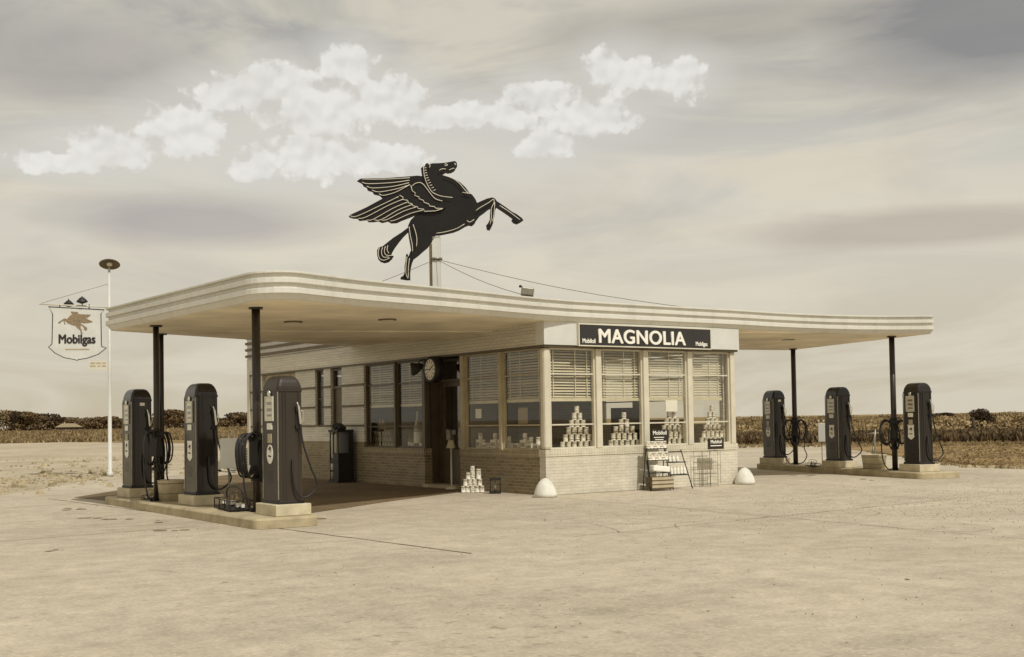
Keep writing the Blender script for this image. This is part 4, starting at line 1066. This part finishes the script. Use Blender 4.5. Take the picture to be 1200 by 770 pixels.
for _ in range(240):
    px=rr.uniform(-40,420); D=150+rr.random()*300; x,y=polar(px,D); s_=rr.uniform(.4,1.0)*(.7+D/700)
    leaves(c,(x,y,.2*s_),s_*2.2,s_*2.2,s_*.35,56,s_*.17,rr,rr.choice((0,1,1,2)))
o=c.build('low_brush'); tag(o,'low patchy brush dotted over the far fields','brush',None,'stuff')
# rubble
def rock(rr,s):
    b=MB(); bmesh.ops.create_icosphere(b.bm,subdivisions=1,radius=s)
    for v in b.bm.verts: v.co=Vector((v.co.x*rr.uniform(.7,1.4),v.co.y*rr.uniform(.7,1.4),max(-.2*s,v.co.z*rr.uniform(.4,.9))))
    return b
verts=[];faces=[]
rr=random.Random(5)
def add_clod(x,y,s):
    n=len(verts); k=6
    for j in range(k): a=6.283*j/k; q=s*rr.uniform(.6,1.2); verts.append((x+q*math.cos(a),y+q*math.sin(a),-.03))
    for j in range(k): a=6.283*j/k; q=s*rr.uniform(.4,.8); verts.append((x+q*math.cos(a),y+q*math.sin(a),s*rr.uniform(.25,.7)))
    verts.append((x,y,s*rr.uniform(.5,.9)))
    for j in range(k): faces.append((n+j,n+(j+1)%k,n+k+(j+1)%k,n+k+j)); faces.append((n+k+j,n+k+(j+1)%k,n+2*k))
for _ in range(420):
    t=rr.random(); x=-9+t*7.5+rr.gauss(0,.9); y=11.5+t*10+rr.gauss(0,1.6); add_clod(x,y,rr.uniform(.02,.05)*rr.choice((1,1,1,2.6)))
for _ in range(260):
    px=rr.uniform(0,290); D=rr.uniform(37,62); x,y=polar(px,D); add_clod(x,y,rr.uniform(.03,.06)*rr.choice((1,1,2.2)))
for _ in range(160):
    t=rr.random(); x=15.0+rr.uniform(-.1,.3); y=-5+t*6; add_clod(x,y,rr.uniform(.03,.09))
me=bpy.data.meshes.new('rubble'); me.from_pydata(verts,[],faces); me.update(); me.materials.append(M['rubble'])
o=bpy.data.objects.new('rubble',me); col.objects.link(o); tag(o,'scattered clods and rubble along edge of the paving','rubble',None,'stuff')
verts=[];faces=[]
for _ in range(2600):
    x=rr.uniform(-9,14); y=rr.uniform(-14,-1.2); 
    if rr.random()<.72: x=rr.gauss(4.2,3.2); y=rr.gauss(-7.6,2.4)
    add_clod(x,y,rr.uniform(.004,.012))
me=bpy.data.meshes.new('gravel'); me.from_pydata(verts,[],faces); me.update(); me.materials.append(M['rubble'])
o=bpy.data.objects.new('gravel',me); col.objects.link(o); tag(o,'loose gravel scattered over the forecourt','gravel',None,'stuff')

# ------------------------------------------------------------------ world
EL,AZ=50,-177   # sun elevation; light comes from behind-left of the facade (compass bearing from +Y)
w=bpy.data.worlds.new('World'); sc.world=w; w.use_nodes=True; nt=w.node_tree
bg=nt.nodes['Background']; bg.inputs[1].default_value=.1
L=nt.links
def math_(op,a,b=None,c=None,clamp=False):
    n=nt.nodes.new('ShaderNodeMath'); n.operation=op; n.use_clamp=clamp
    for i,v in enumerate((a,b,c)):
        if v is None: continue
        if hasattr(v,'links'): L.new(v,n.inputs[i])
        else: n.inputs[i].default_value=v
    return n.outputs[0]
tc=nt.nodes.new('ShaderNodeTexCoord'); sx=nt.nodes.new('ShaderNodeSeparateXYZ'); L.new(tc.outputs['Generated'],sx.inputs[0])
azn=math_('MULTIPLY',math_('ARCTAN2',sx.outputs[0],sx.outputs[1]),57.2958)
eln=math_('MULTIPLY',math_('ARCSINE',sx.outputs[2]),57.2958)
cb=nt.nodes.new('ShaderNodeCombineXYZ'); L.new(azn,cb.inputs[0]); L.new(eln,cb.inputs[1])
uv=cb.outputs[0]
def sn(scale,detail,rough,sv=(1,1,1),dist=0,off=(0,0,0)):
    m=nt.nodes.new('ShaderNodeMapping'); m.inputs['Scale'].default_value=sv; m.inputs['Location'].default_value=off; L.new(uv,m.inputs[0])
    n=nt.nodes.new('ShaderNodeTexNoise'); n.inputs['Scale'].default_value=scale; n.inputs['Detail'].default_value=detail; n.inputs['Roughness'].default_value=rough; n.inputs['Distortion'].default_value=dist
    L.new(m.outputs[0],n.inputs['Vector']); return n.outputs['Fac']
sky=nt.nodes.new('ShaderNodeTexSky'); sky.sky_type='NISHITA'; sky.sun_disc=False; sky.sun_elevation=R(EL); sky.sun_rotation=R(AZ%360); sky.dust_density=3
bw=nt.nodes.new('ShaderNodeRGBToBW'); L.new(sky.outputs[0],bw.inputs[0])
tint=mixc(nt,1,(1,1,1,1),(1.0,.92,.74,1),'MULTIPLY')
nish=nt.nodes.new('ShaderNodeVectorMath'); nish.operation='SCALE'; nish.inputs[0].default_value=(1.0,.94,.82); L.new(bw.outputs[0],nish.inputs['Scale'])
# elevation base ramp (bright tan haze low, greyer high), values x10 for the 0.1 strength
def ramp3(src,stops):
    r=nt.nodes.new('ShaderNodeValToRGB'); L.new(src,r.inputs[0]); e=r.color_ramp.elements
    while len(e)<len(stops): e.new(.5)
    for i,(p,c) in enumerate(stops): e[i].position=p; e[i].color=c
    return r.outputs[0]
e01=math_('DIVIDE',eln,40,clamp=True)
base=ramp3(e01,[(0,S(199,188,163)),(.08,S(202,194,174)),(.20,S(207,202,189)),(.30,S(204,201,192)),(.38,S(184,182,176)),(.45,S(172,171,167)),(1,S(170,168,160))])
stk=sn(.16,5,.62,(.35,1.6,1),.8)
base=mixc(nt,ramp3(stk,[(.38,val(0)),(.58,val(.75))]),base,S(222,215,197))
g1=sn(.12,4,.6,(.6,1.4,1),.6,(7,3,0))
lowm=math_('MULTIPLY',ramp3(e01,[(.10,val(0)),(.22,val(1))]),ramp3(g1,[(.48,val(0)),(.66,val(.3))]))
base=mixc(nt,lowm,base,S(168,160,152))
def patch(a,e,ra,re,c,f,sp=.6):
    global base
    s_=nt.nodes.new('ShaderNodeVectorMath'); s_.operation='SUBTRACT'; L.new(uv,s_.inputs[0]); s_.inputs[1].default_value=(a,e,0)
    d_=nt.nodes.new('ShaderNodeVectorMath'); d_.operation='DIVIDE'; L.new(s_.outputs[0],d_.inputs[0]); d_.inputs[1].default_value=(ra,re,1)
    l_=nt.nodes.new('ShaderNodeVectorMath'); l_.operation='LENGTH'; L.new(d_.outputs[0],l_.inputs[0])
    q=math_('ADD',math_('SUBTRACT',1,l_.outputs['Value']),math_('MULTIPLY',math_('SUBTRACT',stk,.5),1.6))
    base=mixc(nt,ramp3(q,[(0,val(0)),(sp,val(f))]),base,c)
patch(19.5,9.6,8,1.5,S(164,159,160),.65)     # grey bank low on the left
patch(15,16.5,7,2.6,S(163,161,160),.6)        # grey upper left
patch(54,8.4,9,1.1,S(168,159,148),.55)        # grey streaks on the right
patch(46,18.2,10,1.5,S(162,158,151),.6)
patch(58,16.8,9,3.2,S(132,133,136),.9)
patch(49,11.6,9,1.3,S(222,213,192),.6)        # warm bright streaks on the right
patch(29,13.2,19,3.4,S(218,214,205),.85,1.0)
# cumulus: noise-edged heaps laid out by compass bearing and elevation
blobs=[(31.4,14.5,1.8,.7),(34.8,14.4,1.8,.7),(13.8,11.9,2.2,.5),(16.2,12.6,2.4,.9),(19.4,13.6,2.2,1.3),(21.6,15.3,2.0,.9),(24.0,15.9,2.0,1.1),(27.2,16.9,1.5,1.0),(26.0,14.8,3.0,1.3),(29.2,15.2,2.0,1.3),(25.5,12.6,3.6,1.1),(22.6,11.9,1.6,.6),(28.5,12.6,2.4,.8),(33.4,14.6,2.2,.8),(36.6,15.3,1.7,1.0),(40.4,16.4,1.8,1.1),(43.2,16.0,1.5,1.0),(38.8,14.4,2.6,.9),(36.8,13.1,1.6,.7)]
acc=None
wn=nt.nodes.new('ShaderNodeTexNoise'); wn.inputs['Scale'].default_value=.9; wn.inputs['Detail'].default_value=6; wn.inputs['Roughness'].default_value=.54
L.new(uv,wn.inputs['Vector'])
for (a,e,ra,re) in blobs:
    s_=nt.nodes.new('ShaderNodeVectorMath'); s_.operation='SUBTRACT'; L.new(uv,s_.inputs[0]); s_.inputs[1].default_value=(a,e,0)
    d_=nt.nodes.new('ShaderNodeVectorMath'); d_.operation='DIVIDE'; L.new(s_.outputs[0],d_.inputs[0]); d_.inputs[1].default_value=(ra,re,1)
    l_=nt.nodes.new('ShaderNodeVectorMath'); l_.operation='LENGTH'; L.new(d_.outputs[0],l_.inputs[0])
    q=math_('SUBTRACT',1,l_.outputs['Value']); acc=q if acc is None else math_('MAXIMUM',acc,q)
hf=math_('ADD',acc,math_('MULTIPLY',math_('SUBTRACT',wn.outputs['Fac'],.5),2.4))
mask=ramp3(hf,[(-.05,val(0)),(.27,val(1))])
soft=ramp3(math_('ADD',math_('MULTIPLY',acc,.5),.62),[(.05,val(0)),(.75,val(.85))])
base=mixc(nt,soft,base,S(210,208,202))
up=nt.nodes.new('ShaderNodeVectorMath'); up.operation='ADD'; L.new(uv,up.inputs[0]); up.inputs[1].default_value=(-.12,.34,0)
w2=nt.nodes.new('ShaderNodeTexNoise'); w2.inputs['Scale'].default_value=.9; w2.inputs['Detail'].default_value=1.5; w2.inputs['Roughness'].default_value=.6
L.new(up.outputs[0],w2.inputs['Vector'])
w3=nt.nodes.new('ShaderNodeTexNoise'); w3.inputs['Scale'].default_value=.9; w3.inputs['Detail'].default_value=1.5; w3.inputs['Roughness'].default_value=.6; L.new(uv,w3.inputs['Vector'])
rel=math_('ADD',math_('SUBTRACT',w2.outputs['Fac'],w3.outputs['Fac']),.5)
cc=mixc(nt,ramp3(rel,[(.40,val(0)),(.68,val(1))]),S(235,233,228),S(221,219,214))
fade=sn(.30,3,.6,(1,1.4,1),0,(5,2,0))
fm=math_('MULTIPLY',mask,ramp3(fade,[(.34,val(.62)),(.52,val(1))]))
allsky=mixc(nt,fm,base,cc)
x10=nt.nodes.new('ShaderNodeVectorMath'); x10.operation='SCALE'; L.new(allsky,x10.inputs[0]); x10.inputs['Scale'].default_value=9.6
fin=mixc(nt,.12,x10.outputs[0],nish.outputs[0])
L.new(fin,bg.inputs[0])

# sun: light travels roughly along +Y and down
sl=bpy.data.lights.new('sun','SUN'); sl.energy=2.6; sl.angle=R(.6); sl.color=(1,.975,.925)
so_=bpy.data.objects.new('sun',sl); col.objects.link(so_)
d=Vector((.05,1,-math.tan(R(EL)))).normalized(); so_.rotation_euler=d.to_track_quat('-Z','Y').to_euler()

# ------------------------------------------------------------------ camera
cam=bpy.data.cameras.new('camera'); co=bpy.data.objects.new('camera',cam); col.objects.link(co); sc.camera=co
cam.sensor_width=36; cam.lens=1385/1200*36; cam.shift_y=58.83/1200; cam.clip_end=9000; cam.clip_start=.1
fw=Vector((.57179734,.81965226,.0348995)); ir=Vector((.82036908,-.57159931,-.01639537)); iu=Vector((-.00651003,-.03800529,.99925633))
co.matrix_world=Matrix(((ir.x,iu.x,-fw.x,CAM.x),(ir.y,iu.y,-fw.y,CAM.y),(ir.z,iu.z,-fw.z,CAM.z),(0,0,0,1)))
sc.view_settings.view_transform='Standard'; sc.view_settings.look='None'; sc.view_settings.exposure=.13; sc.view_settings.gamma=1
sc.render.engine='CYCLES'; sc.cycles.max_bounces=8; sc.cycles.transparent_max_bounces=16
